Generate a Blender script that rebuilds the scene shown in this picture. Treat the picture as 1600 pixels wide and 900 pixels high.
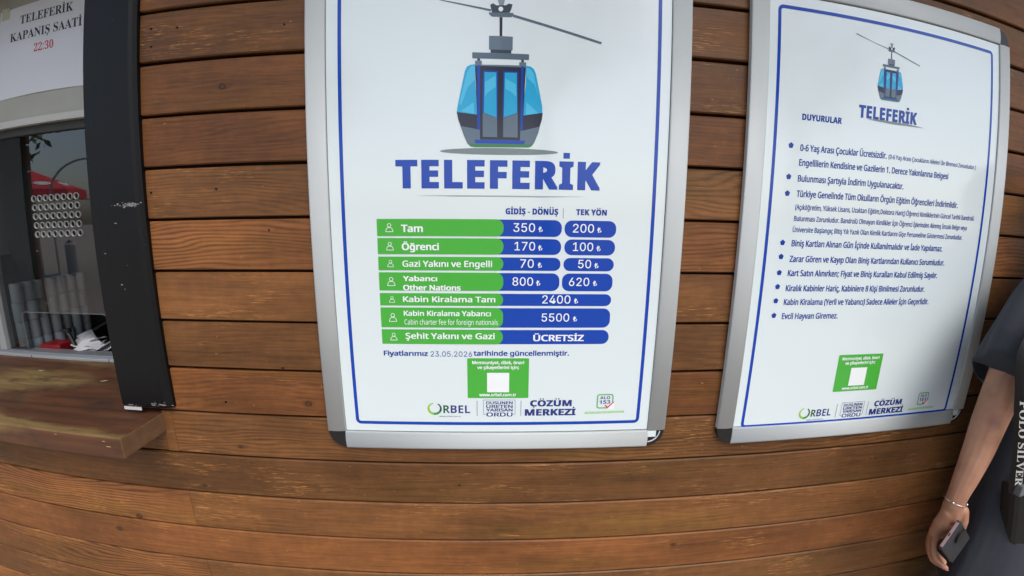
import bpy, bmesh, math, random, os
from mathutils import Vector, Matrix
random.seed(7)
sc = bpy.context.scene
C = sc.collection
for o in list(bpy.data.objects): bpy.data.objects.remove(o, do_unlink=True)
R = math.radians
# Lengths below are in wall units; everything is scaled by UNIT to metres at the very end.
UNIT = 1.414
GROUND = -1.04            # ground level relative to the lens (the lens is 1.47 m above it)
WALL = 0.58               # distance from the lens to the face of the boards

# ------------------------------------------------------------------ camera (wide action-camera lens)
cd = bpy.data.cameras.new('camera'); cam = bpy.data.objects.new('camera', cd); C.objects.link(cam); sc.camera = cam
cd.type = 'PANO'
cd.sensor_fit = 'HORIZONTAL'; cd.sensor_width = 32.0; cd.sensor_height = 18.0
cc = cd if hasattr(cd, 'panorama_type') else cd.cycles
cc.panorama_type = 'FISHEYE_LENS_POLYNOMIAL'
cc.fisheye_fov = R(200)
A1, A3, A4 = 1.275674, -0.511508, 0.252981
cc.fisheye_polynomial_k0 = 0.0
cc.fisheye_polynomial_k1 = -A1/16
cc.fisheye_polynomial_k2 = 0.0
cc.fisheye_polynomial_k3 = -A3/16**3
cc.fisheye_polynomial_k4 = -A4/16**4
cd.clip_start = 0.01; cd.clip_end = 500
YAW, PITCH, ROLL = -0.031335, -0.178677, 0.010701
cam.matrix_world = (Matrix.Rotation(YAW, 4, 'Z') @ Matrix.Rotation(R(90), 4, 'X') @ Matrix.Rotation(PITCH, 4, 'X') @ Matrix.Rotation(ROLL, 4, 'Z'))

# ------------------------------------------------------------------ daylight
SUN_EL, SUN_AZ = R(54), R(156)      # sun high behind the camera and a little to the right
w = bpy.data.worlds.new('World'); sc.world = w; w.use_nodes = True
nt = w.node_tree; bg = nt.nodes['Background']
sky = nt.nodes.new('ShaderNodeTexSky'); sky.sky_type = 'NISHITA'; sky.sun_disc = False
sky.sun_elevation = SUN_EL; sky.sun_rotation = SUN_AZ; sky.air_density = 1.0; sky.dust_density = 3.0; sky.ozone_density = 1.0
nt.links.new(sky.outputs[0], bg.inputs[0]); bg.inputs[1].default_value = 0.12
sl = bpy.data.lights.new('sun', 'SUN'); sl.energy = 1.4; sl.angle = R(50); sl.color = (1.0, 0.96, 0.9)
so = bpy.data.objects.new('sun', sl); C.objects.link(so)
sd = Vector((math.sin(SUN_AZ)*math.cos(SUN_EL), math.cos(SUN_AZ)*math.cos(SUN_EL), math.sin(SUN_EL)))
so.rotation_euler = sd.to_track_quat('Z', 'Y').to_euler()
sc.view_settings.view_transform = 'Standard'; sc.view_settings.look = 'None'
sc.view_settings.gamma = 1.0; sc.view_settings.exposure = 0.84
sc.cycles.max_bounces = 8; sc.cycles.transparent_max_bounces = 12
sc.cycles.use_denoising = True

# ------------------------------------------------------------------ helpers
def srgb(r, g, b):
    f = lambda c: (c/255/12.92) if c/255 <= .04045 else ((c/255+.055)/1.055)**2.4
    return (f(r), f(g), f(b), 1)

def new_mat(name, col, rough=.5, metal=0., spec=.5, coat=0., bump=0., bscale=200., var=0., vscale=8., emit=None):
    m = bpy.data.materials.new(name); m.use_nodes = True
    n = m.node_tree; p = n.nodes['Principled BSDF']
    p.inputs['Base Color'].default_value = col; p.inputs['Roughness'].default_value = rough
    p.inputs['Metallic'].default_value = metal; p.inputs['Specular IOR Level'].default_value = spec
    p.inputs['Coat Weight'].default_value = coat; p.inputs['Coat Roughness'].default_value = .08
    if bump or var:
        g = n.nodes.new('ShaderNodeNewGeometry')
    if bump:
        t = n.nodes.new('ShaderNodeTexNoise'); t.inputs['Scale'].default_value = bscale; t.inputs['Detail'].default_value = 4
        b = n.nodes.new('ShaderNodeBump'); b.inputs['Strength'].default_value = bump; b.inputs['Distance'].default_value = .002
        n.links.new(g.outputs['Position'], t.inputs['Vector']); n.links.new(t.outputs['Fac'], b.inputs['Height']); n.links.new(b.outputs['Normal'], p.inputs['Normal'])
    if var:
        t2 = n.nodes.new('ShaderNodeTexNoise'); t2.inputs['Scale'].default_value = vscale; t2.inputs['Detail'].default_value = 5
        n.links.new(g.outputs['Position'], t2.inputs['Vector'])
        mx = n.nodes.new('ShaderNodeMix'); mx.data_type = 'RGBA'; mx.blend_type = 'MIX'
        mx.inputs['A'].default_value = [c*(1-var) for c in col[:3]]+[1]; mx.inputs['B'].default_value = [min(1, c*(1+var)) for c in col[:3]]+[1]
        n.links.new(t2.outputs['Fac'], mx.inputs['Factor']); n.links.new(mx.outputs['Result'], p.inputs['Base Color'])
    return m

class NB:                                    # short node builder
    def __init__(s, m): s.m = m; s.n = m.node_tree; s.p = s.n.nodes['Principled BSDF']
    def new(s, t, **k):
        x = s.n.nodes.new('ShaderNode'+t)
        for a, b in k.items(): setattr(x, a, b)
        return x
    def link(s, a, b): s.n.links.new(a, b)
    def val(s, sock, v):
        if hasattr(v, 'is_output') or isinstance(v, bpy.types.NodeSocket): s.link(v, sock)
        else: sock.default_value = v
    def math(s, op, a, b=0., c=0.):
        x = s.new('Math', operation=op); s.val(x.inputs[0], a); s.val(x.inputs[1], b); s.val(x.inputs[2], c); return x.outputs[0]
    def noise(s, vec, scale, detail=4, rough=.5, dist=0.):
        x = s.new('TexNoise'); s.link(vec, x.inputs['Vector']); x.inputs['Scale'].default_value = scale
        x.inputs['Detail'].default_value = detail; x.inputs['Roughness'].default_value = rough; x.inputs['Distortion'].default_value = dist
        return x.outputs['Fac']
    def ramp(s, f, stops):
        x = s.new('ValToRGB'); s.link(f, x.inputs[0]); e = x.color_ramp.elements
        e[0].position, e[0].color = stops[0]; e[1].position, e[1].color = stops[-1]
        for p_, c_ in stops[1:-1]:
            q = e.new(p_); q.color = c_
        return x.outputs[0]
    def mix(s, f, a, b, mode='MIX'):
        x = s.new('Mix', data_type='RGBA', blend_type=mode); s.val(x.inputs['Factor'], f); s.val(x.inputs['A'], a); s.val(x.inputs['B'], b); return x.outputs['Result']
    def smooth(s, v, lo, hi, a=0., b=1.):
        x = s.new('MapRange', interpolation_type='SMOOTHSTEP'); s.link(v, x.inputs[0])
        for i, q in enumerate((lo, hi, a, b)): x.inputs[i+1].default_value = q
        return x.outputs[0]

def G(v): return (v, v, v, 1)

def wood_mat(name, dark, mid, light, worn, knots=(), gscale=1.0, rough=.52, wornamt=1.0, hue=True):
    m = bpy.data.materials.new(name); m.use_nodes = True; b = NB(m)
    geo = b.new('NewGeometry'); oi = b.new('ObjectInfo')
    sp = b.new('SeparateXYZ'); b.link(geo.outputs['Position'], sp.inputs[0])
    x, y, z = sp.outputs
    rnd = b.math('MULTIPLY', oi.outputs['Random'], 37.0)
    zz = z
    for (kx, kz, kr) in knots:               # grain flows round each knot
        dx = b.math('MULTIPLY', b.math('SUBTRACT', x, kx), .45); dz = b.math('SUBTRACT', z, kz)
        d2 = b.math('ADD', b.math('MULTIPLY', dx, dx), b.math('MULTIPLY', dz, dz))
        push = b.math('DIVIDE', b.math('MULTIPLY', dz, kr*kr*2.2), b.math('ADD', d2, kr*kr))
        zz = b.math('SUBTRACT', zz, push)
    cv = b.new('CombineXYZ'); b.link(b.math('ADD', x, rnd), cv.inputs[0]); b.link(y, cv.inputs[1]); b.link(b.math('ADD', zz, rnd), cv.inputs[2])
    def stretched(sx, sz):
        v = b.new('VectorMath', operation='MULTIPLY'); b.link(cv.outputs[0], v.inputs[0]); v.inputs[1].default_value = (sx, sz*.8, sz); return v.outputs[0]
    warp = b.noise(stretched(1.3, 5), 1.0, 3)
    # growth rings cut by the board: bands of a warped height
    band = b.math('ADD', b.math('MULTIPLY', zz, 95*gscale), b.math('MULTIPLY', warp, 17))
    ring = b.math('ABSOLUTE', b.math('SINE', b.math('MULTIPLY', b.math('ADD', band, rnd), 3.2)))
    fine = b.noise(stretched(8, 260*gscale), 1.0, 5, .65)
    med = b.noise(stretched(2.2, 45), 1.0, 5, .6, .4)
    blot = b.noise(stretched(3.0, 7.0), 1.0, 4, .55)
    streak = b.noise(stretched(22, 420), 1.0, 3, .7)
    tone = b.math('ADD', b.math('MULTIPLY', b.math('MULTIPLY', b.math('SUBTRACT', ring, .5), b.smooth(b.math('FRACT', b.math('MULTIPLY', oi.outputs['Random'], 13.7)), .35, .9, .05, .42)), b.smooth(b.noise(stretched(2, 8), 1., 2), .35, .65, .3, 1)), b.math('ADD', b.math('MULTIPLY', fine, .42), b.math('ADD', b.math('MULTIPLY', med, .30), b.math('MULTIPLY', b.noise(geo.outputs['Position'], 34, 5, .6), .22))))
    col = b.ramp(tone, [(.30, dark), (.50, mid), (.74, light)])
    # uneven stain
    st = b.smooth(blot, .30, .70, .76, 1.22)
    col = b.mix(1.0, col, b.new('CombineColor').outputs[0], 'MULTIPLY') if False else col
    vm = b.new('VectorMath', operation='SCALE'); b.link(col, vm.inputs[0]); b.link(st, vm.inputs[3]); col = vm.outputs[0]
    olive = b.smooth(b.noise(stretched(1.7, 9), 1.0, 3), .5, .72, 0, .55)
    col = b.mix(olive, col, b.mix(1., col, (.86, 1.06, .72, 1), 'MULTIPLY'))
    # per-board tone
    pb = b.math('ADD', b.math('MULTIPLY', oi.outputs['Random'], .42), .80)
    vm = b.new('VectorMath', operation='SCALE'); b.link(col, vm.inputs[0]); b.link(pb, vm.inputs[3]); col = vm.outputs[0]
    if hue: col = b.mix(b.smooth(b.math('FRACT', b.math('MULTIPLY', oi.outputs['Random'], 7.3)), .3, 1, 0, .6), col, b.mix(1., col, (1.12, .90, .82, 1), 'MULTIPLY'))
    # worn scuffs: fine bright dashes along the grain
    sc1 = b.smooth(b.noise(stretched(4.0, 13), 1.0, 4, .6), .50, .66, 0, 1)
    sc2 = b.smooth(streak, .54, .70, 0, .8*wornamt)
    wf = b.math('MULTIPLY', sc1, sc2)
    nick = b.smooth(b.noise(stretched(60, 190), 1.0, 2, .5), .745, .80, 0, .7*wornamt)
    col = b.mix(b.math('MAXIMUM', wf, nick), col, worn)
    dk = b.smooth(b.noise(stretched(7, 60), 1.0, 3, .6), .70, .80, 0, .55)
    col = b.mix(dk, col, dark)
    for (kx, kz, kr) in knots:
        dx = b.math('MULTIPLY', b.math('SUBTRACT', x, kx), .72); dz = b.math('SUBTRACT', z, kz)
        d = b.math('SQRT', b.math('ADD', b.math('MULTIPLY', dx, dx), b.math('MULTIPLY', dz, dz)))
        d = b.math('ADD', d, b.math('MULTIPLY', b.math('SUBTRACT', fine, .5), kr*.5))
        col = b.mix(b.smooth(d, kr*.5, kr*2.6, .55, 0.), col, b.mix(1., mid, (.55, .5, .45, 1), 'MULTIPLY'))
        rr = b.smooth(b.math('ABSOLUTE', b.math('SUBTRACT', d, kr*.85)), 0., kr*.35, .9, 0.)
        col = b.mix(rr, col, (.012, .008, .006, 1))
        col = b.mix(b.smooth(d, kr*.4, kr*.7, .7, 0.), col, (.05, .03, .018, 1))
    b.link(col, b.p.inputs['Base Color'])
    b.link(b.smooth(blot, .2, .8, rough-.1, rough+.12), b.p.inputs['Roughness'])
    b.p.inputs['Specular IOR Level'].default_value = .35
    bm = b.new('Bump'); bm.inputs['Strength'].default_value = .35; bm.inputs['Distance'].default_value = .0012
    hgt = b.math('ADD', b.math('MULTIPLY', fine, .6), b.math('ADD', b.math('MULTIPLY', med, .5), b.math('MULTIPLY', streak, .3)))
    b.link(hgt, bm.inputs['Height']); b.link(bm.outputs[0], b.p.inputs['Normal'])
    return m

def obj(name, verts, faces, mats, parent=None, midx=None, smooth=False):
    me = bpy.data.meshes.new(name); me.from_pydata([tuple(v) for v in verts], [], faces)
    if not isinstance(mats, (list, tuple)): mats = [mats]
    for m in mats: me.materials.append(m)
    if midx:
        for p, i in zip(me.polygons, midx): p.material_index = i
    if smooth:
        for p in me.polygons: p.use_smooth = True
    me.update()
    o = bpy.data.objects.new(name, me); C.objects.link(o)
    if parent: o.parent = parent
    return o

def tag(o, label=None, cat=None, group=None, kind=None):
    for k, v in (('label', label), ('category', cat), ('group', group), ('kind', kind)):
        if v: o[k] = v
    return o

def thing(name, label, cat, group=None, loc=(0, 0, 0)):
    o = bpy.data.objects.new(name, None); C.objects.link(o); o.location = loc; o.empty_display_size = .02
    return tag(o, label, cat, group)

class MB:                                    # collects shapes into one mesh
    def __init__(s): s.v = []; s.f = []; s.i = []; s.sm = set()
    def add(s, v, f, mi=0, smooth=False):
        k = len(s.v); s.v += [tuple(a) for a in v]
        for q in f:
            if smooth: s.sm.add(len(s.f))
            s.f.append(tuple(a+k for a in q)); s.i.append(mi)
    def box(s, x0, x1, y0, y1, z0, z1, mi=0, bev=0.):
        bm = bmesh.new(); bmesh.ops.create_cube(bm, size=1)
        for v in bm.verts: v.co = Vector(((x0+x1)/2+v.co.x*(x1-x0), (y0+y1)/2+v.co.y*(y1-y0), (z0+z1)/2+v.co.z*(z1-z0)))
        if bev: bmesh.ops.bevel(bm, geom=list(bm.edges), offset=bev, segments=2, affect='EDGES', profile=.6)
        s.bm(bm, mi)
    def bm(s, bm, mi=0, smooth=False):
        bm.verts.index_update(); s.add([v.co[:] for v in bm.verts], [[v.index for v in f.verts] for f in bm.faces], mi, smooth); bm.free()
    def prism(s, prof, p0, p1, up, mi=0, smooth=False):
        """profile (a,b) swept from p0 to p1; a along `up`, b along cross(dir, up)"""
        p0, p1, up = Vector(p0), Vector(p1), Vector(up); d = (p1-p0).normalized(); side = d.cross(up)
        n = len(prof); v = [p0+up*a+side*b for a, b in prof]+[p1+up*a+side*b for a, b in prof]
        f = [(i, (i+1) % n, n+(i+1) % n, n+i) for i in range(n)]+[tuple(range(n))[::-1], tuple(range(n, 2*n))]
        s.add(v, f, mi, False)
        if smooth:
            for q in range(len(s.f)-n-2, len(s.f)-2): s.sm.add(q)
    def tube(s, pts, rad, seg=10, mi=0, cap=True):
        pts = [Vector(p) for p in pts]; rs = rad if isinstance(rad, (list, tuple)) else [rad]*len(pts)
        v = []; up = None
        for i, p in enumerate(pts):
            d = (pts[min(i+1, len(pts)-1)]-pts[max(i-1, 0)]).normalized()
            if up is None: up = Vector((0, 0, 1)) if abs(d.z) < .9 else Vector((1, 0, 0))
            a = d.cross(up).normalized(); up = a.cross(d).normalized()
            for k in range(seg):
                t = 2*math.pi*k/seg; v.append(p+(a*math.cos(t)+up*math.sin(t))*rs[i])
        f = [(i*seg+k, i*seg+(k+1) % seg, (i+1)*seg+(k+1) % seg, (i+1)*seg+k) for i in range(len(pts)-1) for k in range(seg)]
        s.add(v, f, mi, True)
        if cap: s.add(v[:seg], [tuple(range(seg))[::-1]], mi); s.add(v[-seg:], [tuple(range(seg))], mi)
    def cyl(s, c, r, h, seg=16, mi=0, r2=None):
        s.tube([c, (c[0], c[1], c[2]+h)], [r, r if r2 is None else r2], seg, mi)
    def ring(s, c, r0, r1, depth, seg=20, mi=0):     # flat washer facing -Y
        v = []
        for k in range(seg):
            t = 2*math.pi*k/seg
            for r_, dy in ((r0, 0), (r1, 0), (r1, depth), (r0, depth)): v.append((c[0]+r_*math.cos(t), c[1]+dy, c[2]+r_*math.sin(t)))
        f = []
        for k in range(seg):
            a, b_ = 4*k, 4*((k+1) % seg)
            for j in range(4): f.append((a+j, a+(j+1) % 4, b_+(j+1) % 4, b_+j))
        s.add(v, f, mi)
    def build(s, name, mats, parent=None):
        o = obj(name, s.v, s.f, mats, parent, s.i)
        for q in s.sm: o.data.polygons[q].use_smooth = True
        return o

# ------------------------------------------------------------------ lettering
_fp = os.path.join(bpy.utils.resource_path('LOCAL'), 'datafiles', 'fonts')
def _font(n):
    try: return bpy.data.fonts.load(os.path.join(_fp, n))
    except Exception: return None
INTER = _font('Inter.woff2'); SANS = _font('NotoSansHebrew-Regular.woff2') or INTER
_cache = {}
def glyphs(s, bold, res=3, font=INTER, track=1.0):
    """outline letters as (points, faces, layer of each point); overlapping contours land on different layers"""
    key = (s, bold, res, font, track)
    if key in _cache: return _cache[key]
    cu = bpy.data.curves.new('lettering', 'FONT'); cu.body = s; cu.size = 1; cu.offset = bold; cu.resolution_u = res; cu.space_character = track
    if font: cu.font = font
    o = bpy.data.objects.new('lettering', cu); C.objects.link(o)
    dg = bpy.context.evaluated_depsgraph_get(); me = bpy.data.meshes.new_from_object(o.evaluated_get(dg))
    v = [(a.co.x, a.co.y) for a in me.vertices]; f = [tuple(p.vertices) for p in me.polygons]
    bpy.data.objects.remove(o, do_unlink=True); bpy.data.curves.remove(cu); bpy.data.meshes.remove(me)
    nv = []; nf = []; lay = []               # every face stands alone, a few microns in front of or behind its neighbours
    for i, q in enumerate(f):
        nf.append(tuple(range(len(nv), len(nv)+len(q)))); nv += [v[k] for k in q]; lay += [(i*7) % 16]*len(q)
    _cache[key] = (nv, nf, lay); return _cache[key]
LAYER = 1.6e-6
def text(mb, s, x0, x1, zb, cap, y, mi=0, bold=.02, font=SANS, slant=0., res=3, track=1.0):
    """lettering facing -Y; spans x0..x1, baseline zb, capital height cap; bold = stroke growth in em"""
    if not any(c.isalpha() for c in s): font = INTER
    v, f, lay = glyphs(s, 0., res, font, track); h = glyphs('H', 0., res, font)[0]
    if not v: return
    b0 = min(b for a, b in h); ch = max(b for a, b in h)-b0
    a0 = min(a for a, b in v)-bold; a1 = max(a for a, b in v)+bold
    sx = (x1-x0)/(a1-a0); sz = cap/(ch+2*bold*.7)
    ds = [(-1, -.7), (1, -.7), (1, .7), (-1, .7)] if bold > .001 else [(0, 0)]
    for k, (dx, dz) in enumerate(ds):
        mb.add([(x0+(a+dx*bold-a0)*sx+slant*(b-b0)*sz, y-(k*17+l)*LAYER, zb+(b+dz*bold+bold*.7-b0)*sz) for (a, b), l in zip(v, lay)], f, mi)
def styled(s, kind):
    """plain letters to the bold mathematical alphabets: 'sans' or 'serif'"""
    U0, L0, D0 = (0x1D5D4, 0x1D5EE, 0x1D7EC) if kind == 'sans' else (0x1D400, 0x1D41A, 0x1D7CE)
    out = ''
    for ch in s:
        if 'A' <= ch <= 'Z': out += chr(U0+ord(ch)-65)
        elif 'a' <= ch <= 'z': out += chr(L0+ord(ch)-97)
        elif '0' <= ch <= '9': out += chr(D0+ord(ch)-48)
        else: out += ch
    return out
MATHF = _font('NotoSansMath-Regular.woff2')
def heavy(mb, s, x0, x1, zb, cap, y, mi=0, kind='sans', track=1.0, res=3, bold=0.):
    """real bold capitals; Turkish dots and cedillas are added as shapes of their own"""
    plain = s.translate(str.maketrans('İŞÇÖÜ', 'ISCOU'))
    g, fc, lay = glyphs(styled(plain, kind), 0., res, MATHF, track); H = glyphs(styled('H', kind), 0., res, MATHF)[0]
    h0, h1 = min(b for a, b in H), max(b for a, b in H); a0, a1 = min(a for a, b in g), max(a for a, b in g)
    sx, sz = (x1-x0)/(a1-a0), cap/(h1-h0)
    a0 -= bold; a1 += bold; sx = (x1-x0)/(a1-a0); sz = cap/(h1-h0+2*bold*.6); h0 -= bold*.6
    for k, (dx, dz) in enumerate([(-1, -.6), (1, -.6), (1, .6), (-1, .6)] if bold else [(0, 0)]):
        mb.add([(x0+(a+dx*bold-a0)*sx, y-(k*17+l)*LAYER, zb+(b_+dz*bold-h0)*sz) for (a, b_), l in zip(g, lay)], fc, mi)
    yy = y-70*LAYER
    for i, ch in enumerate(s):
        if ch not in 'İŞÇÖÜ': continue
        pre = glyphs(styled(plain[:i+1], kind), 0., res, MATHF, track)[0]; one = glyphs(styled(plain[i], kind), 0., res, MATHF)[0]
        w_ = max(a for a, b in one)-min(a for a, b in one); c_ = x0+(max(a for a, b in pre)-w_/2-a0)*sx
        def dot(dx, r=.105):
            if kind == 'serif': pts = [(c_+dx+cap*r*math.cos(2*math.pi*k/10), zb+cap*1.17+cap*r*math.sin(2*math.pi*k/10)) for k in range(10)]
            else: pts = [(c_+dx-cap*r, zb+cap*1.10), (c_+dx+cap*r, zb+cap*1.10), (c_+dx+cap*r, zb+cap*1.30), (c_+dx-cap*r, zb+cap*1.30)]
            poly(mb, pts, yy, mi)
        if ch == 'İ': dot(0, .105 if kind == 'serif' else .115)
        elif ch in 'ÖÜ': dot(-cap*.2, .085); dot(cap*.2, .085)
        else: poly(mb, [(c_-cap*.03, zb-cap*.03), (c_+cap*.06, zb-cap*.03), (c_+cap*.14, zb-cap*.18), (c_+cap*.02, zb-cap*.28), (c_-cap*.13, zb-cap*.27), (c_-cap*.12, zb-cap*.20), (c_+cap*.01, zb-cap*.20)], yy, mi)
def poly(mb, pts, y, mi=0):
    """flat print from an outline in (x, z), facing -Y"""
    bm = bmesh.new(); vs = [bm.verts.new((a, y, b)) for a, b in pts]
    fc = bm.faces.new(vs); fc.normal_update()
    if fc.normal.y > 0: fc.normal_flip()
    bmesh.ops.triangulate(bm, faces=[fc]); mb.bm(bm, mi)
def rrect(x0, x1, z0, z1, r, seg=5, corners=(1, 1, 1, 1)):
    """corners: BL BR TR TL"""
    out = []
    for (cx, cz, a, on) in ((x0+r, z0+r, 180, corners[0]), (x1-r, z0+r, 270, corners[1]), (x1-r, z1-r, 0, corners[2]), (x0+r, z1-r, 90, corners[3])):
        if on: out += [(cx+r*math.cos(R(a+90*k/seg)), cz+r*math.sin(R(a+90*k/seg))) for k in range(seg+1)]
        else: out.append((cx+(r if a in (270, 0) else -r), cz+(r if a in (0, 90) else -r)))
    return out
def outline(mb, pts, wd, y, mi=0):
    """closed line of width wd drawn inside the outline pts (counter-clockwise)"""
    n = len(pts); P = [Vector(p) for p in pts]; inn = []
    for i in range(n):
        a = (P[i]-P[i-1]).normalized(); b_ = (P[(i+1) % n]-P[i]).normalized()
        na, nb = Vector((-a.y, a.x)), Vector((-b_.y, b_.x)); m_ = (na+nb).normalized(); c_ = max(.5, m_.dot(na)); inn.append(P[i]+m_*wd/c_)
    mb.add([(p.x, y, p.y) for p in P]+[(p.x, y, p.y) for p in inn], [(i, (i+1) % n, n+(i+1) % n, n+i) for i in range(n)], mi)
# ------------------------------------------------------------------ materials
U = UNIT
KN = [(x*U, z*U, r*U) for x, z, r in ((-.3036, -.2936, .0042), (-.4337, -.3774, .0026), (-.4022, .1878, .0040), (.3173, -.5787, .003), (-.6787, -.5443, .005), (-.5184, -.4609, .0035), (-.738, -.583, .0045))]
WOOD = wood_mat('stained_pine', srgb(80, 52, 28), srgb(114, 75, 40), srgb(142, 95, 53), srgb(202, 142, 80), KN, wornamt=1.)
DARKWOOD = wood_mat('dark_board', srgb(46, 24, 16), srgb(84, 44, 28), srgb(110, 62, 38), srgb(150, 110, 70), (), rough=.4)
BACKING = new_mat('dark_battens', srgb(40, 22, 14), .9)
BLACK = new_mat('black_paint', srgb(10, 11, 13), .46, spec=.3, coat=.0, bump=.25, bscale=60, var=.25, vscale=9)
CHIP = new_mat('bare_chipped_paint', srgb(134, 132, 132), .8)
ALU = new_mat('satin_aluminium', srgb(196, 203, 204), .45, metal=.0, spec=.4, bump=.04, bscale=30, var=.05, vscale=6)
CORNER = new_mat('black_plastic', srgb(26, 25, 26), .45)
SHEET = new_mat('laminated_white_paper', srgb(220, 233, 236), .10, spec=1.0, bump=.7, bscale=2.2)
def ink(n, r, g, b, rough=.12): return new_mat(n, srgb(r, g, b), rough, spec=.6)
BLUE = ink('print_blue', 8, 66, 172); NAVY = ink('print_navy', 44, 58, 130); GREEN = ink('print_green', 72, 176, 62)
WHITEP = ink('print_white', 236, 242, 244); TXT = ink('print_text_blue', 22, 62, 156); REDP = ink('print_red', 205, 50, 60)
GD = dict(cablegrey=ink('print_cable_grey', 88, 106, 122), lightgrey=ink('print_light_grey', 128, 146, 158), slate=ink('print_slate', 52, 64, 76),
          ink=ink('print_ink', 40, 40, 54), grey1=ink('print_grey_light', 98, 118, 134), grey2=ink('print_grey_mid', 96, 112, 128),
          cyan=ink('print_cyan', 40, 166, 212), cyanlight=ink('print_cyan_light', 78, 190, 228), green2=ink('print_dark_green', 56, 124, 72),
          navy=ink('print_dark_navy', 36, 42, 66), blue=BLUE, white=WHITEP)
SHAD = ink('print_shadow_grey', 120, 134, 136); PALEGREY = ink('print_rule_grey', 150, 164, 172)

# ------------------------------------------------------------------ board wall
SEAMS = [.3843, .3057, .2282, .1503, .0738, -.0037, -.0829, -.1619, -.2407, -.3187, -.3983, -.4768, -.5548, -.6331, -.7112, -.7893, -.8674, -.9455, -1.0236]
TOPS = [1.009, .931, .853, .775, .697, .619, .541, .463]
wall = thing('wooden_wall', 'brown stained wooden wall of horizontal boards behind both framed posters', 'wall', loc=(0, WALL, GROUND))
def plank(x0, x1, z0, z1, tilt=0., name='plank'):
    """one lapped board; its face leans out a little towards the lower edge"""
    L = x1-x0; n = max(2, int(L/.09)); c = .0016; t = .013
    prof = [(-t, z0+.001), (-.002, z0), (-c*.0, z0+c), (.0+tilt, z1-c), (.002*-1+tilt, z1), (-t, z1-.0005)]
    prof = [(d, z) for d, z in prof]
    v = []; f = []; rnd = random.Random(int(z0*1e4)+int(x0*999))
    ph = rnd.uniform(0, 6); a1 = rnd.uniform(.0002, .0006)
    for i in range(n+1):
        x = x0+L*i/n; wv = a1*math.sin(x*7+ph)
        for j, (d, z) in enumerate(prof): v.append((x, WALL-d, z+(wv if j < 3 else wv*.4)))
    m = len(prof)
    for i in range(n):
        for j in range(m): f.append((i*m+j, i*m+(j+1) % m, (i+1)*m+(j+1) % m, (i+1)*m+j))
    f += [tuple(range(m)), tuple(range(n*m, n*m+m))[::-1]]
    v = [(a, b-WALL, c_-GROUND) for a, b, c_ in v]
    return obj(name, v, f, WOOD, wall)
def gap_at(z): return .0032+max(0, (z+.25))*.0022     # the boards sit tighter further down
SILLX = -.60
allz = TOPS+SEAMS
for i in range(len(allz)-1):
    zt, zb = allz[i], allz[i+1]; g = gap_at(zb); gt = .0004
    spans = []
    if zb < -.355 or zt < -.39:
        if abs(zt+.3187) < .001: spans = [(-.5985, -.5525), (-.5520, 2.4)]
        elif abs(zt+.4768) < .001 or abs(zt+.6331) < .001 or abs(zt+.7893) < .001: spans = [(-2.6, -.5550), (-.5542, 2.4)]
        else: spans = [(-2.6, 2.4)]
    elif zt > .60: spans = [(-2.6, 2.4)]
    else: spans = [(-.62, 2.4), (-2.6, -1.38)]
    cuts = {}
    if zb < -.355 and zt > -.36: spans = [(-2.6, -.5745), (-.5740, -.5542), (-.5535, 2.4)]; cuts = {(-2.6, -.5745): -.3580}
    for a, b in spans: plank(a, b, zb+g, cuts.get((a, b), zt-gt), -.0012 if zb > -.3 else -.0003)
bk = MB(); bk.box(-.63, 2.4, .0155, .03, .02, 2.05); bk.box(-2.6, -1.375, .0155, .03, .02, 2.05); bk.box(-1.3745, -.6305, .0155, .03, .02, .68); bk.box(-1.3745, -.6305, .0155, .03, 1.63, 2.05)
bk.build('backing_board', BACKING, wall)
SCREW = new_mat('dark_screw', srgb(26, 18, 14), .5, metal=.5)
sm_ = MB(); 
for (x, z, r) in ((-.4463, -.2959, .0016), (-.3391, -.2338, .0016), (-.42, .0413, .0013), (-.5319, .0395, .0014), (-.52, .282, .0014), (-.52, .255, .0013), (-.475, .279, .0012), (-.0654, -.4375, .0012), (-.3056, .2695, .0011), (-.34, -.02, .001), (.7101, -.4287, .001)):
    s_ = MB(); s_.tube([(x, -.0009, z-GROUND), (x, .004, z-GROUND)], r*1.15, 8); o = s_.build('screw', SCREW, wall)

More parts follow.
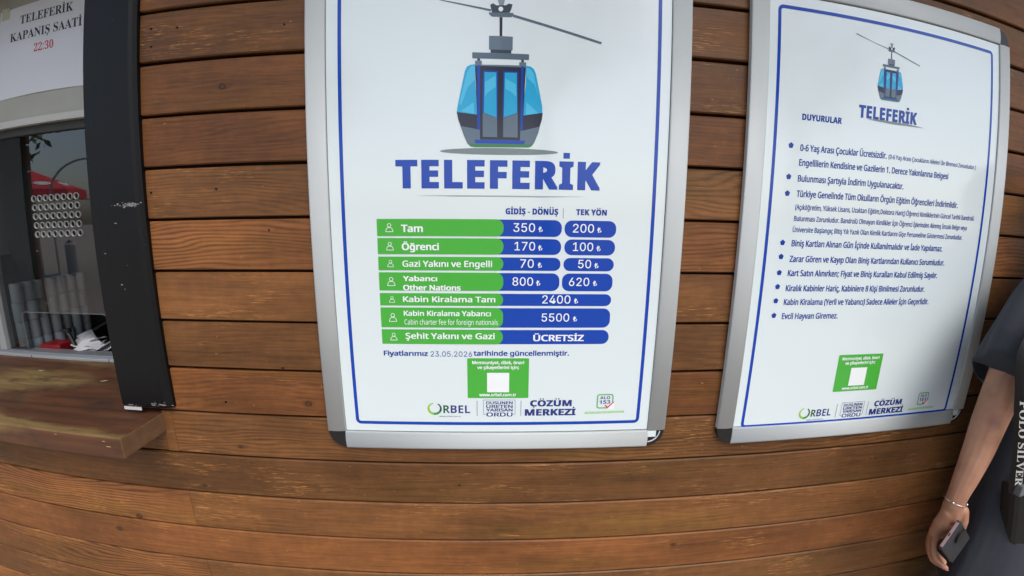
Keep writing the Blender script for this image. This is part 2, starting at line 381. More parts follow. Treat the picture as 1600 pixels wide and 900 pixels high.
# ------------------------------------------------------------------ poster frames
def rail_profile(wd=.0285, h=.0095):
    pr = [(0, 0)]
    for k in range(9):
        t = k/8; a = math.pi*(1-t)
        pr.append((wd*(.5+.5*math.cos(a)) if k not in (0, 8) else wd*t, h*(.32+.68*math.sin(math.pi*min(1, .12+.80*t))**.7)))
    pr.append((wd, 0)); return pr
def frame(x0, x1, z0, z1, label, group=None):
    cx, cz = (x0+x1)/2, (z0+z1)/2
    t = thing('poster_frame', label, 'poster', group, (cx, WALL-.0015, cz))
    hw, hh = (x1-x0)/2, (z1-z0)/2; W = .0285
    def rail(p0, p1, out):     # out = direction from the rail towards the frame's outside
        """half-round bar: profile built across the bar, bulging towards the viewer"""
        m = MB(); p0, p1, out = Vector(p0), Vector(p1), Vector(out); n = 12; rows = []
        prof = []
        for k in range(n+1):
            s_ = k/n; prof.append((s_*W, (.0058)+.0027*math.sin(math.pi*(.14+.72*s_))))
        prof = [(0, 0)]+prof+[(W, 0)]
        q = len(prof); v = [p0-out*a+Vector((0, -b, 0)) for a, b in prof]+[p1-out*a+Vector((0, -b, 0)) for a, b in prof]
        f = [(i, (i+1) % q, q+(i+1) % q, q+i) for i in range(q)]+[tuple(range(q))[::-1], tuple(range(q, 2*q))]
        m.add(v, f, 0); 
        for i in range(1, q-2): m.sm.add(i)
        o = m.build('rail', ALU, t)
        bm = bmesh.new(); bm.from_mesh(o.data); bmesh.ops.recalc_face_normals(bm, faces=bm.faces); bm.to_mesh(o.data); bm.free()
    rail((-hw, 0, -hh+W+.0008), (-hw, 0, hh-W-.0008), (-1, 0, 0))
    rail((hw, 0, -hh+W+.0008), (hw, 0, hh-W-.0008), (1, 0, 0))
    rail((-hw+W*.98, 0, -hh), (hw-W*.98, 0, -hh), (0, 0, -1))
    rail((-hw+W*.98, 0, hh), (hw-W*.98, 0, hh), (0, 0, 1))
    for sx in (-1, 1):
        for sz in (-1, 1):
            m = MB(); px, pz = sx*(hw-W), sz*(hh-W); pts = [(px, pz)]
            k0 = []
            for k in range(9):
                a = R(90*k/8); k0.append((px+sx*(W*.97)*math.cos(a), pz+sz*(W*.97)*math.sin(a)))
            pts += k0; n = len(pts); v = [(a, 0, b) for a, b in pts]+[(a, -.0062, b) for a, b in pts]
            f = [(i, (i+1) % n, n+(i+1) % n, n+i) for i in range(n)]+[tuple(range(n))[::-1], tuple(range(n, 2*n))]
            m.add(v, f); o = m.build('corner_cap', CORNER, t)
            bm = bmesh.new(); bm.from_mesh(o.data); bmesh.ops.recalc_face_normals(bm, faces=bm.faces); bm.to_mesh(o.data); bm.free()
            if (sx, sz) == (1, -1):
                s2 = MB(); s2.tube([(px+W*.72*math.cos(R(a)), -.0066, pz-W*.72*math.sin(R(a))) for a in range(5, 90, 10)], .0011, 6); s2.build('cap_rib', ALU, o)
    # thin dark channel round the sheet
    m = MB(); m.box(-hw+W*.9, hw-W*.9, -.0034, -.0004, -hh+W*.9, hh-W*.9); m.build('back_panel', CORNER, t)
    # the sheet itself, very slightly wavy
    nx, nz = 14, 20; e = .0008; xw, zw = hw-W-e, hh-W-.0016; v = []; f = []
    for j in range(nz+1):
        for i in range(nx+1):
            a = -xw+2*xw*i/nx; b_ = -zw+2*zw*j/nz; v.append((a, -.0046, b_))
    for j in range(nz):
        for i in range(nx): k = j*(nx+1)+i; f.append((k, k+1, k+nx+2, k+nx+1))
    sheet = obj('poster_sheet', v, f, SHEET, t)
    return t, sheet, cx, cz
PY = -.0049                                   # where the print lies, in front of the sheet

GONDOLA=[
('cablegrey',[(-0.1603,0.3141),(-0.0806,0.2929),(-0.0140,0.2804),(-0.0148,0.2776),(-0.0756,0.2905),(-0.1611,0.3108)]),
('cablegrey',[(0.0161,0.2741),(0.1382,0.2410),(0.1372,0.2379),(0.0148,0.2708)]),
('lightgrey',[(-0.0077,0.3018),(0.0063,0.3021),(0.0024,0.2862),(-0.0034,0.2861)]),
('slate',[(-0.0157,0.2867),(-0.0116,0.2887),(-0.0075,0.2860),(0.0056,0.2863),(0.0097,0.2888),(0.0147,0.2876),(0.0131,0.2815),(0.0107,0.2765),(-0.0131,0.2760),(-0.0145,0.2817)]),
('cablegrey',[(-0.0176,0.2762),(0.0156,0.2761),(0.0165,0.2733),(0.0132,0.2702),(-0.0131,0.2705),(-0.0167,0.2734)]),
('ink',[(-0.0029,0.2699),(0.0012,0.2700),(0.0011,0.2441),(-0.0026,0.2441)]),
('grey1',[(-0.0169,0.2443),(-0.0008,0.2443),(-0.0007,0.2248),(-0.0168,0.2258)]),
('grey2',[(-0.0008,0.2443),(0.0155,0.2436),(0.0153,0.2251),(-0.0007,0.2248)]),
('slate',[(-0.0146,0.2259),(0.0137,0.2254),(0.0134,0.2206),(-0.0146,0.2210)]),
('cablegrey',[(-0.0395,0.2218),(0.0380,0.2204),(0.0378,0.2127),(-0.0394,0.2138)]),
('slate',[(-0.0327,0.2137),(-0.0287,0.2134),(-0.0287,0.2102),(-0.0326,0.2101)]),
('slate',[(0.0273,0.2128),(0.0308,0.2125),(0.0309,0.2091),(0.0274,0.2090)]),
('cyan',[(-0.0352,0.2057),(-0.0421,0.2048),(-0.0467,0.2023),(-0.0495,0.1961),(-0.0593,0.1488),(-0.0604,0.1408),(-0.0307,0.1371),(-0.0351,0.1783)]),
('cyan',[(0.0337,0.2048),(0.0404,0.2038),(0.0445,0.2010),(0.0474,0.1953),(0.0569,0.1506),(0.0573,0.1408),(0.0287,0.1358),(0.0340,0.1794)]),
('cyanlight',[(-0.0405,0.2035),(-0.0355,0.2036),(-0.0354,0.1848),(-0.0453,0.1750),(-0.0543,0.1505),(-0.0568,0.1521),(-0.0467,0.1945)]),
('cyanlight',[(0.0346,0.2023),(0.0396,0.2008),(0.0446,0.1944),(0.0509,0.1635),(0.0457,0.1797),(0.0347,0.1893)]),
('cyanlight',[(-0.0549,0.1424),(-0.0373,0.1543),(-0.0362,0.1388)]),
('cyanlight',[(0.0342,0.1381),(0.0351,0.1554),(0.0518,0.1411)]),
('ink',[(-0.0604,0.1412),(-0.0311,0.1376),(-0.0311,0.1172),(-0.0549,0.1218),(-0.0582,0.1305)]),
('ink',[(0.0578,0.1417),(0.0287,0.1371),(0.0289,0.1163),(0.0537,0.1225),(0.0566,0.1321)]),
('grey2',[(-0.0553,0.1223),(-0.0280,0.1173),(-0.0240,0.1112),(0.0202,0.1108),(0.0263,0.1159),(0.0541,0.1229),(0.0522,0.1146),(0.0469,0.1015),(0.0436,0.0966),(0.0392,0.0943),(-0.0350,0.0938),(-0.0416,0.0948),(-0.0460,0.0991),(-0.0504,0.1089)]),
('green2',[(-0.0449,0.0985),(0.0447,0.0984),(0.0432,0.0962),(0.0392,0.0943),(-0.0350,0.0938),(-0.0416,0.0948)]),
('navy',[(-0.0356,0.2052),(0.0337,0.2048),(0.0305,0.1168),(-0.0317,0.1177)]),
('grey1',[(-0.0356,0.2104),(-0.0264,0.2105),(-0.0263,0.2050),(0.0248,0.2044),(0.0247,0.2093),(0.0340,0.2092),(0.0341,0.2023),(-0.0355,0.2036)]),
('blue',[(-0.0326,0.2044),(-0.0288,0.2044),(-0.0282,0.1173),(-0.0319,0.1177)]),
('blue',[(0.0270,0.2038),(0.0306,0.2039),(0.0303,0.1168),(0.0267,0.1163)]),
('blue',[(-0.0354,0.1040),(0.0335,0.1034),(0.0332,0.0986),(-0.0350,0.0990)]),
('ink',[(-0.0286,0.2012),(0.0275,0.2008),(0.0269,0.1037),(-0.0284,0.1043)]),
('blue',[(-0.0246,0.1970),(-0.0044,0.1969),(-0.0045,0.1340),(-0.0254,0.1402)]),
('blue',[(0.0029,0.1964),(0.0232,0.1965),(0.0233,0.1405),(0.0027,0.1339)]),
('cyan',[(-0.0226,0.1951),(-0.0065,0.1950),(-0.0056,0.1344),(-0.0232,0.1402)]),
('cyan',[(0.0049,0.1948),(0.0213,0.1948),(0.0225,0.1405),(0.0040,0.1345)]),
('cyanlight',[(-0.0219,0.1817),(-0.0074,0.1909),(-0.0073,0.1754),(-0.0188,0.1671),(-0.0218,0.1621)]),
('cyanlight',[(0.0058,0.1870),(0.0208,0.1791),(0.0210,0.1628),(0.0159,0.1676),(0.0059,0.1731)]),
('grey2',[(-0.0248,0.1400),(-0.0050,0.1342),(-0.0048,0.1076),(-0.0246,0.1078)]),
('grey2',[(0.0034,0.1339),(0.0231,0.1401),(0.0235,0.1076),(0.0036,0.1077)]),
('white',[(0.0021,0.2809),(0.0018,0.2795),(0.0009,0.2783),(-0.0004,0.2776),(-0.0019,0.2776),(-0.0032,0.2782),(-0.0041,0.2793),(-0.0045,0.2808),(-0.0042,0.2822),(-0.0033,0.2834),(-0.0020,0.2840),(-0.0005,0.2841),(0.0008,0.2835),(0.0017,0.2823)]),
('slate',[(-0.0012,0.2808),(-0.0012,0.2808),(-0.0012,0.2808),(-0.0012,0.2808),(-0.0012,0.2808),(-0.0012,0.2808),(-0.0012,0.2808),(-0.0012,0.2808),(-0.0012,0.2808),(-0.0012,0.2808),(-0.0012,0.2808),(-0.0012,0.2808),(-0.0012,0.2808),(-0.0012,0.2808)]),
]


def gondola(parent, cx, cz, ox, oz, k):
    """draws the cable car; ox, oz: its own origin in the first poster; k: size"""
    m = MB(); names = list(GD); y = PY
    for i, (c, pts) in enumerate(GONDOLA):
        p = [((a-GX)*k+ox-cx, (b_-GZ)*k+oz-cz) for a, b_ in pts]
        poly(m, p, y-.00001*(i+1), names.index(c))
    return m.build('cable_car_picture', [GD[n] for n in names], parent)
GX, GZ = -.0008, .1400

def logos(parent, cx, cz, X0, Z0, kx, kz, bars=True):
    """row of footer logos; X0, Z0: the place of poster one's zero point"""
    T = lambda x: (x)*kx+X0-cx
    Zf = lambda z: (z)*kz+Z0-cz
    def L(name, mats, fn):
        m = MB(); fn(m); return m.build(name, mats, parent)
    LG = [ink('logo_lime', 150, 200, 60), ink('logo_green', 60, 150, 70), ink('logo_deep_green', 25, 90, 60), NAVY, ink('logo_black', 40, 42, 55)]
    def orbel(m):
        n = 22; cx_, cz_ = -.1000, -.2945
        for a0, a1, mi in ((100, 190, 0), (190, 260, 0), (260, 330, 1), (330, 420, 2)):
            seg = 6; v = []
            for k in range(seg+1):
                a = a0+(a1-a0)*k/seg; tt = (a-100)/320; th = .0012+.0022*math.sin(math.pi*tt)
                for r_ in (.0112, .0112-th-.0006): v.append((T(cx_+r_*math.cos(R(a))), PY, Zf(cz_+r_*.93*math.sin(R(a)))))
            m.add(v, [(2*k, 2*k+2, 2*k+3, 2*k+1) for k in range(seg)], mi)
        heavy(m, 'R', T(-.0865), T(-.0765), Zf(-.3015), .0130*kz, PY, 2)
        heavy(m, 'BEL', T(-.0750), T(-.0450), Zf(-.3015), .0130*kz, PY, 3)
        text(m, 'www.orbel.com.tr', T(-.0930), T(-.0590), Zf(-.3085), .0026*kz, PY, 4, .0)
    L('company_logo', LG, orbel)
    def duz(m):
        outline(m, [(T(-.0245), Zf(-.3040)), (T(.0250), Zf(-.3040)), (T(.0250), Zf(-.2790)), (T(-.0245), Zf(-.2790))], .0005, PY, 0)
        poly(m, [(T(-.0205), Zf(-.3055)), (T(.0215), Zf(-.3055)), (T(.0215), Zf(-.3025)), (T(-.0205), Zf(-.3025))], PY-.00002, 1)
        for s, z, c in (('DUSUNEN', -.2865, .0050), ('URETEN', -.2927, .0050), ('YARISAN', -.2987, .0050), ('ORDU', -.3072, .0066)):
            text(m, s, T(-.0200), T(.0210), Zf(z), c*kz, PY-.00005, 0, .025)
    L('slogan_logo', [NAVY, WHITEP], duz)
    def coz(m):
        heavy(m, 'ÇÖZÜM', T(.0480), T(.1130), Zf(-.2905), .0105*kz, PY, bold=.02)
        heavy(m, 'MERKEZİ', T(.0400), T(.1200), Zf(-.3062), .0112*kz, PY, bold=.02)
    L('help_centre_logo', [NAVY], coz)
    def alo(m):
        q = rrect(T(.1525), T(.1790), Zf(-.2955), Zf(-.2710), .004*kx, 4); outline(m, q, .0019*kx, PY, 0)
        poly(m, [(T(.170), Zf(-.2975)), (T(.1810), Zf(-.2975)), (T(.1810), Zf(-.286)), (T(.170), Zf(-.286))], PY-.00002, 3)
        heavy(m, 'ALO', T(.1575), T(.1735), Zf(-.2795), .0048*kz, PY-.00003, 1)
        heavy(m, '153', T(.1568), T(.1742), Zf(-.2877), .0062*kz, PY-.00003, 1)
        poly(m, [(T(a), Zf(b)) for a, b in ((.1655, -.2905), (.1672, -.2892), (.1700, -.2925), (.1790, -.2838), (.1803, -.2850), (.1700, -.2957))], PY-.00006, 2)
        poly(m, [(T(.1345), Zf(-.3042)), (T(.1975), Zf(-.3035)), (T(.1975), Zf(-.3002)), (T(.1345), Zf(-.3009))], PY, 4)
        text(m, 'ORDU BÜYÜKŞEHİR BELEDİYESİ', T(.1360), T(.1960), Zf(-.3032), .0018*kz, PY-.00003, 3, .02)
    L('hotline_logo', [ink('logo_frame_green', 96, 180, 90), NAVY, REDP, WHITEP, ink('logo_line_green', 140, 205, 110)], alo)
    for x in (-.0345, .0335):
        m = MB(); poly(m, [(T(x), Zf(-.3062)), (T(x+.0007), Zf(-.3062)), (T(x+.0007), Zf(-.2805)), (T(x), Zf(-.2805))], PY); m.build('divider_line', NAVY, parent)

def green_panel(parent, cx, cz, x0, x1, z0, z1):
    m = MB(); wx, wz = x1-x0, z1-z0; X = lambda u: x0+u*wx-cx; Z = lambda u: z0+u*wz-cz
    poly(m, rrect(X(0), X(1), Z(0), Z(1), .0015, 3), PY, 0)
    text(m, 'Memnuniyet, dilek, öneri', X(.08), X(.92), Z(.855), .0052*wz/.065, PY-.0001, 1, .03)
    text(m, 've şikayetlerini için;', X(.16), X(.84), Z(.735), .0052*wz/.065, PY-.0001, 1, .03)
    text(m, 'www.orbel.com.tr', X(.19), X(.80), Z(.045), .0052*wz/.065, PY-.0001, 1, .03)
    poly(m, [(X(.32), Z(.15)), (X(.68), Z(.15)), (X(.68), Z(.64)), (X(.32), Z(.64))], PY-.0001, 1)
    m.build('feedback_panel', [GREEN, WHITEP], parent)

# ---- first poster: prices
t1, s1, cx, cz = frame(-.2715, .2675, -.3640, .3680, 'price list poster with a big blue cable car and green and blue price rows', 'framed cable car posters')
m = MB(); q = rrect(-.2255-cx, .2235-cx, -.3222-cz, .3180-cz, .0085, 6); outline(m, q, .0052, PY); m.build('border_line', BLUE, s1)
gondola(s1, cx, cz, GX, GZ, 1.0)
m = MB(); n = 28; poly(m, [(-.0018-cx+.0822*math.cos(2*math.pi*k/n), .0883-cz+.0046*math.sin(2*math.pi*k/n)) for k in range(n)], PY); m.build('picture_shadow', SHAD, s1)
m = MB(); heavy(m, 'TELEFERİK', -.1462-cx, .1410-cx, .0372-cz, .0392, PY, 0, track=1.10, bold=.026); m.build('title', BLUE, s1)
m = MB(); poly(m, [(-.1198-cx, .0272-cz), (-.06-cx, .0262-cz), (.06-cx, .0262-cz), (.122-cx, .0280-cz), (.06-cx, .0278-cz), (-.06-cx, .0278-cz)], PY); m.build('rule', PALEGREY, s1)
m = MB(); heavy(m, 'GİDİŞ - DÖNÜŞ', .0078-cx, .0823-cx, .0020-cz, .0084, PY, 0, track=1.03, bold=.022); m.build('column_heading', TXT, s1)
m = MB(); heavy(m, 'TEK YÖN', .1080-cx, .1524-cx, .0022-cz, .0083, PY, 0, track=1.03, bold=.022); m.build('column_heading', TXT, s1); m = MB()
poly(m, [(.0893-cx, -.0030-cz), (.0899-cx, -.0030-cz), (.0899-cx, .0115-cz), (.0893-cx, .0115-cz)], PY); m.build('divider_line', TXT, s1)
def person_icon(m, x, z, s, mi):
    m.ring((x, PY-.00025, z+.0032*s), .0021*s, .0029*s, .0001, 12, mi)
    pts = [(-.0055, -.0062), (.0055, -.0062), (.0055, -.0045), (.0042, -.0012), (.0024, .0004), (-.0024, .0004), (-.0042, -.0012), (-.0055, -.0045)]
    outline(m, [(x+a*s, z+b_*s) for a, b_ in pts], .0008*s, PY-.00025, mi)
ROWS = [(-.0052, -.0295, .0882, .0922, .1672, [('Tam', -.1403, -.1092, -.0238, .0105, .03)], [('350', .0189, .0499), ('₺', .0548, .0608)], [('200', .1041, .1347), ('₺', .1395, .1455)]),
        (-.0322, -.0553, .0880, .0926, .1668, [('Öğrenci', -.1401, -.0868, -.0494, .0100, .03)], [('170', .0210, .0505), ('₺', .0548, .0608)], [('100', .1050, .1345), ('₺', .1395, .1455)]),
        (-.0588, -.0785, .0878, .0920, .1662, [('Gazi Yakını ve Engelli', -.1400, -.0109, -.0734, .0090, .02)], [('70', .0295, .0490), ('₺', .0548, .0608)], [('50', .1135, .1325), ('₺', .1375, .1435)]),
        (-.0815, -.1082, .0869, .0907, .1657, [('Yabancı', -.1399, -.0903, -.0942, .0075, .03), ('Other Nations', -.1402, -.0563, -.1078, .0080, .03)], [('800', .0185, .0485), ('₺', .0530, .0590)], [('620', .1010, .1310), ('₺', .1365, .1425)]),
        (-.1120, -.1305, .1651, None, None, [('Kabin Kiralama Tam', -.1410, -.0061, -.1252, .0085, .022)], [('2400', .0624, .1041), ('₺', .1095, .1155)], None),
        (-.1335, -.1636, .1649, None, None, [('Kabin Kiralama Yabancı', -.1408, -.0127, -.1460, .0078, .022), ('Cabin charter fee for foreign nationals', -.1402, -.0022, -.1592, .0078, .0)], [('5500', .0622, .1033), ('₺', .1090, .1150)], None),
        (-.1667, -.1892, .1647, None, None, [('Şehit Yakını ve Gazi', -.1396, -.0069, -.1812, .0092, .022)], [('ÜCRETSİZ', .0504, .1267)], None)]
for (zt, zb, b1, b2, b3, labs, nums, nums2) in ROWS:
    m = MB(); h = zt-zb; r = min(.0105, h*.48)
    poly(m, rrect(-.02-cx, b1-cx, zb-cz+.0003, zt-cz-.0003, r, 6, (0, 1, 1, 0)), PY, 1)
    poly(m, rrect(-.1750-cx, .0052-cx, zb-cz, zt-cz, r, 6, (0, 1, 1, 0)), PY-.0001, 0)
    if b2: poly(m, rrect(b2-cx, b3-cx, zb-cz+.0003, zt-cz-.0003, r, 6), PY, 1)
    person_icon(m, -.1572-cx, (zt+zb)/2-cz, min(1.05, h/.024), 2)
    for s, a, b_, z, c, bo in labs: text(m, s, a-cx, b_-cx, z-cz, c, PY-.00025, 2, bo)
    zc = (zt+zb)/2-.0052
    for grp in (nums, nums2 or []):
        for s, a, b_ in grp:
            if s == '₺': text(m, s, a-cx, b_-cx, zc-cz, .0078, PY-.00025, 2, .01)
            else: text(m, s, a-cx, b_-cx, zc-cz-(.001 if s.startswith('Ü') else 0), .0098 if s.startswith('Ü') else .0122, PY-.00025, 2, .028 if s.startswith('Ü') else .004)
    m.build('price_row', [GREEN, BLUE, WHITEP], s1)
m = MB(); text(m, 'Fiyatlarımız', -.1739-cx, -.1070-cx, -.2080-cz, .0078, PY, 0, .028); text(m, '23.05.2026', -.1030-cx, -.0408-cx, -.2088-cz, .0082, PY, 0, .0)
text(m, 'tarihinde güncellenmiştir.', -.0385-cx, .1054-cx, -.2072-cz, .0078, PY, 0, .028); m.build('update_note', TXT, s1)
green_panel(s1, cx, cz, -.0483, .0450, -.2760, -.2112)
logos(s1, cx, cz, 0, 0, 1, 1)

# ---- second poster: announcements
t2, s2, cx, cz = frame(.3593, .9003, -.3667, .3655, 'announcement poster with bulleted blue notes and a small cable car, nearest the person', 'framed cable car posters')
m = MB(); q = rrect(.4025-cx, .8530-cx, -.3400-cz, .3200-cz, .0085, 6); outline(m, q, .0052, PY); m.build('border_line', BLUE, s2)
gondola(s2, cx, cz, .6105, .2190, .437)
m = MB(); heavy(m, 'TELEFERİK', .5508-cx, .6692-cx, .1672-cz, .0195, PY, 0, track=1.04, bold=.02); m.build('title', TXT, s2)
m = MB(); poly(m, [(.567-cx, .1660-cz), (.62-cx, .1632-cz), (.688-cx, .1640-cz), (.65-cx, .1665-cz), (.60-cx, .1675-cz)], PY-.0002); m.build('rule', SHAD, s2)
m = MB(); heavy(m, 'DUYURULAR', .4491-cx, .5201-cx, .1540-cz, .0093, PY, 0, bold=.015); m.build('heading', TXT, s2)
m = MB()
for z in (.1153, .0689, .0441, -.0306, -.0523, -.0773, -.0995, -.1220, -.1458):
    poly(m, [(.4330-cx+.0047*math.sin(2*math.pi*k/5+math.pi*0)*1., z-cz+.0047*math.cos(2*math.pi*k/5)) for k in range(5)][::-1], PY)
m.build('bullets', TXT, s2)['kind'] = 'stuff'
NOTES = [('0-6 Yaş Arası Çocuklar Ücretsizdir.', .4491, .6118, .1082, .0098, .012), ('(0-6 Yaş Arası Çocukların Aileleri İle Binmesi Zorunludur.)', .6157, .8180, .1085, .0070, 0),
         ('Engellilerin Kendisine ve Gazilerin 1. Derece Yakınlarına Belgesi', .4491, .7511, .0862, .0098, .012),
         ('Bulunması Şartıyla İndirim Uygulanacaktır.', .4491, .6524, .0625, .0098, .012),
         ('Türkiye Genelinde Tüm Okulların Örgün Eğitim Öğrencileri İndirimlidir.', .4491, .7823, .0395, .0098, .012),
         ('(Açıköğretim, Yüksek Lisans, Uzaktan Eğitim,Doktora Hariç) Öğrenci Kimliklerinin Güncel Tarihli Bandrolü', .4489, .8275, .0204, .0078, .004),
         ('Bulunması Zorunludur. Bandrolü Olmayan Kimlikler İçin Öğrenci İşlerinden Alınmış İmzalı Belge veya', .4487, .8123, .0030, .0078, .004),
         ('Üniversite Başlangıç Bitiş Yılı Yazılı Olan Kimlik Kartlarını Gişe Personeline Göstermesi Zorunludur.', .4484, .8042, -.0140, .0078, .004),
         ('Biniş Kartları Alınan Gün İçinde Kullanılmalıdır ve İade Yapılamaz.', .4490, .7585, -.0360, .0098, .012),
         ('Zarar Gören ve Kayıp Olan Biniş Kartlarından Kullanıcı Sorumludur.', .4487, .7685, -.0602, .0098, .012),
         ('Kart Satın Alınırken; Fiyat ve Biniş Kuralları Kabul Edilmiş Sayılır.', .4483, .7563, -.0825, .0098, .012),
         ('Kiralık Kabinler Hariç, Kabinlere 8 Kişi Binilmesi Zorunludur.', .4481, .7312, -.1066, .0098, .012),
         ('Kabin Kiralama (Yerli ve Yabancı) Sadece Aileler İçin Geçerlidir.', .4478, .7458, -.1288, .0098, .012),
         ('Evcil Hayvan Giremez.', .4476, .5533, -.1518, .0098, .012)]
for s, a, b_, z, c, bo in NOTES:
    m = MB(); text(m, s, a-cx, b_-cx, z-cz, c, PY, 0, bo+.010, res=2); m.build('note_line', TXT, s2)
green_panel(s2, cx, cz, .5703, .6640, -.2822, -.2155)
logos(s2, cx, cz, .6200, -.0220, .985, 1.01)
# white corner of the inner sheet poking out at the lower right of both frames
for t, hw_, hh_ in ((t1, .2695, .3660), (t2, .2705, .3661)):
    m = MB(); m.box(hw_-.0285, hw_-.0145, -.0078, -.0070, -hh_+.0175, -hh_+.0283); m.build('loose_sheet_corner', SHEET, t)
# ------------------------------------------------------------------ black post beside the ticket window
t = thing('black_post', 'black painted post with chipped paint between the ticket window and the boards', 'post', loc=(-.588, .68, -.308))
m = MB()
prof = []
x0, x1, y0, y1 = -.0490, .0475, -.1125, .10
prof = [(x0, y1), (x0, y0+.001), (x0+.001, y0), (x1-.010, y0), (x1-.004, y0+.002), (x1, y0+.007), (x1, y1)]
zs = [0, .004, .2, .45, .7, .95, 1.2]
v = [(a*(1 if z > .002 else .985), b if z > .002 else b+.002, z) for z in zs for a, b in prof]; n = len(prof)
f = [(j*n+i, j*n+(i+1) % n, (j+1)*n+(i+1) % n, (j+1)*n+i) for j in range(len(zs)-1) for i in range(n)]+[tuple(range(n))[::-1], tuple(range((len(zs)-1)*n, len(zs)*n))]
m.add(v, f); m.build('column', BLACK, t)
def chips(parent, cx, cz, wx, wz, n, seed, y, mat=CHIP):
    rr = random.Random(seed); m = MB()
    for k in range(n):
        a, b_ = rr.gauss(cx, wx), rr.gauss(cz, wz); s_ = rr.uniform(.0004, .0012); q = rr.randint(5, 7); L_ = rr.uniform(1, 3.4)
        poly(m, [(a+s_*L_*math.cos(2*math.pi*i/q)*rr.uniform(.5, 1.3), b_+s_*math.sin(2*math.pi*i/q)*rr.uniform(.5, 1.3)) for i in range(q)], y-.00002*(k % 7)-.0001)
    return m.build('paint_chips', mat, parent)
chips(t, .026, .3300, .0100, .0016, 70, 3, y0)['kind'] = 'stuff'
chips(t, .027, .0075, .010, .0018, 22, 5, y0)['kind'] = 'stuff'
chips(t, -.025, .004, .006, .0010, 5, 6, y0)['kind'] = 'stuff'
chips(t, .005, .20, .016, .16, 7, 8, y0)['kind'] = 'stuff'
m = MB(); m.box(-.047, -.012, -.1118, -.1105, -.0062, -.0008); m.build('white_shim', new_mat('white_shim_board', srgb(190, 190, 192), .6), t)

# ------------------------------------------------------------------ counter shelf
SHELF = bpy.data.materials.new('worn_varnished_shelf'); SHELF.use_nodes = True
b = NB(SHELF); geo = b.new('NewGeometry'); sp = b.new('SeparateXYZ'); b.link(geo.outputs['Position'], sp.inputs[0]); X_, Y_, Z_ = sp.outputs
def st_(sx, sy, sz):
    v = b.new('VectorMath', operation='MULTIPLY'); b.link(geo.outputs['Position'], v.inputs[0]); v.inputs[1].default_value = (sx, sy, sz); return v.outputs[0]
base = b.ramp(b.noise(st_(3, 40, 40), 1, 5), [(.3, srgb(62, 38, 23)), (.7, srgb(98, 60, 34))])
bare = b.ramp(b.noise(st_(6, 70, 70), 1, 5), [(.3, srgb(98, 78, 44)), (.7, srgb(136, 112, 68))])
wear = b.noise(st_(2.2, 7, 7), 1, 6, .62, .3)
front = b.smooth(Y_, .492*UNIT, .530*UNIT, .24, -.03)                      # rubbed more along the front edge
wear = b.math('ADD', wear, front)
sn = b.new('SeparateXYZ'); b.link(geo.outputs['Normal'], sn.inputs[0]); wear = b.math('ADD', wear, b.math('MULTIPLY', b.smooth(sn.outputs[1], -.9, -.5, 1, 0), -.2))
left = b.smooth(X_, -1.0*UNIT, -.70*UNIT, .10, -.08); wear = b.math('ADD', wear, left)
col = b.mix(b.smooth(wear, .44, .66), base, bare)
dirt = b.smooth(b.noise(st_(9, 16, 16), 1, 6, .65), .48, .68, 0, .75); col = b.mix(dirt, col, srgb(52, 36, 27))
b.link(col, b.p.inputs['Base Color']); b.link(b.smooth(wear, .45, .65, .55, .8), b.p.inputs['Roughness'])
bu = b.new('Bump'); bu.inputs['Strength'].default_value = .3; bu.inputs['Distance'].default_value = .001; b.link(b.noise(st_(10, 150, 150), 1, 4), bu.inputs['Height']); b.link(bu.outputs[0], b.p.inputs['Normal'])
ENDG = new_mat('raw_end_grain', srgb(112, 84, 58), .8, var=.35, vscale=40, bump=.5, bscale=120)
t = thing('counter_shelf', 'worn brown wooden counter shelf under the ticket window with a bare rubbed front edge', 'shelf', loc=(-1.1, .64, -.3565))
m = MB(); m.box(-.75, .5300, -.1505, .165, 0, .0350, 0, .0022)
o = m.build('board', [SHELF, ENDG], t)
for p in o.data.polygons:
    if p.normal.x > .8: p.material_index = 1
m = MB(); m.add([(.5303, -.1490, .0330), (.5303, -.149, .0020), (.5290, -.1507, .0020), (.5275, -.1510, .033)], [(0, 1, 2, 3)]); 
# splinter marks rubbed off the edge
rr = random.Random(4); m = MB()
for (px, pz, s_) in ((.498, .0285, .0018), (.505, .0200, .0026), (.40, .031, .0016)):
    poly(m, [(px+s_*2*math.cos(q), pz+s_*.35*math.sin(q)) for q in [k*2*math.pi/7 for k in range(7)]], -.1507)
m.build('edge_chips', new_mat('pale_bare_wood', srgb(176, 144, 104), .8), t)['kind'] = 'stuff'
m = MB()
for (x, y, s_, a) in ((.078, .078, .009, .25), (.292, .050, .009, .5)):
    m.add([(x-s_*math.cos(a), y-s_*math.sin(a), .0353), (x+.001, y-.0026, .0353), (x+s_*math.cos(a), y+s_*math.sin(a), .0353), (x-.001, y+.0026, .0353)], [(0, 1, 2, 3)])
m.build('paper_scraps', new_mat('scrap_paper', srgb(190, 178, 150), .8), t)['kind'] = 'stuff'

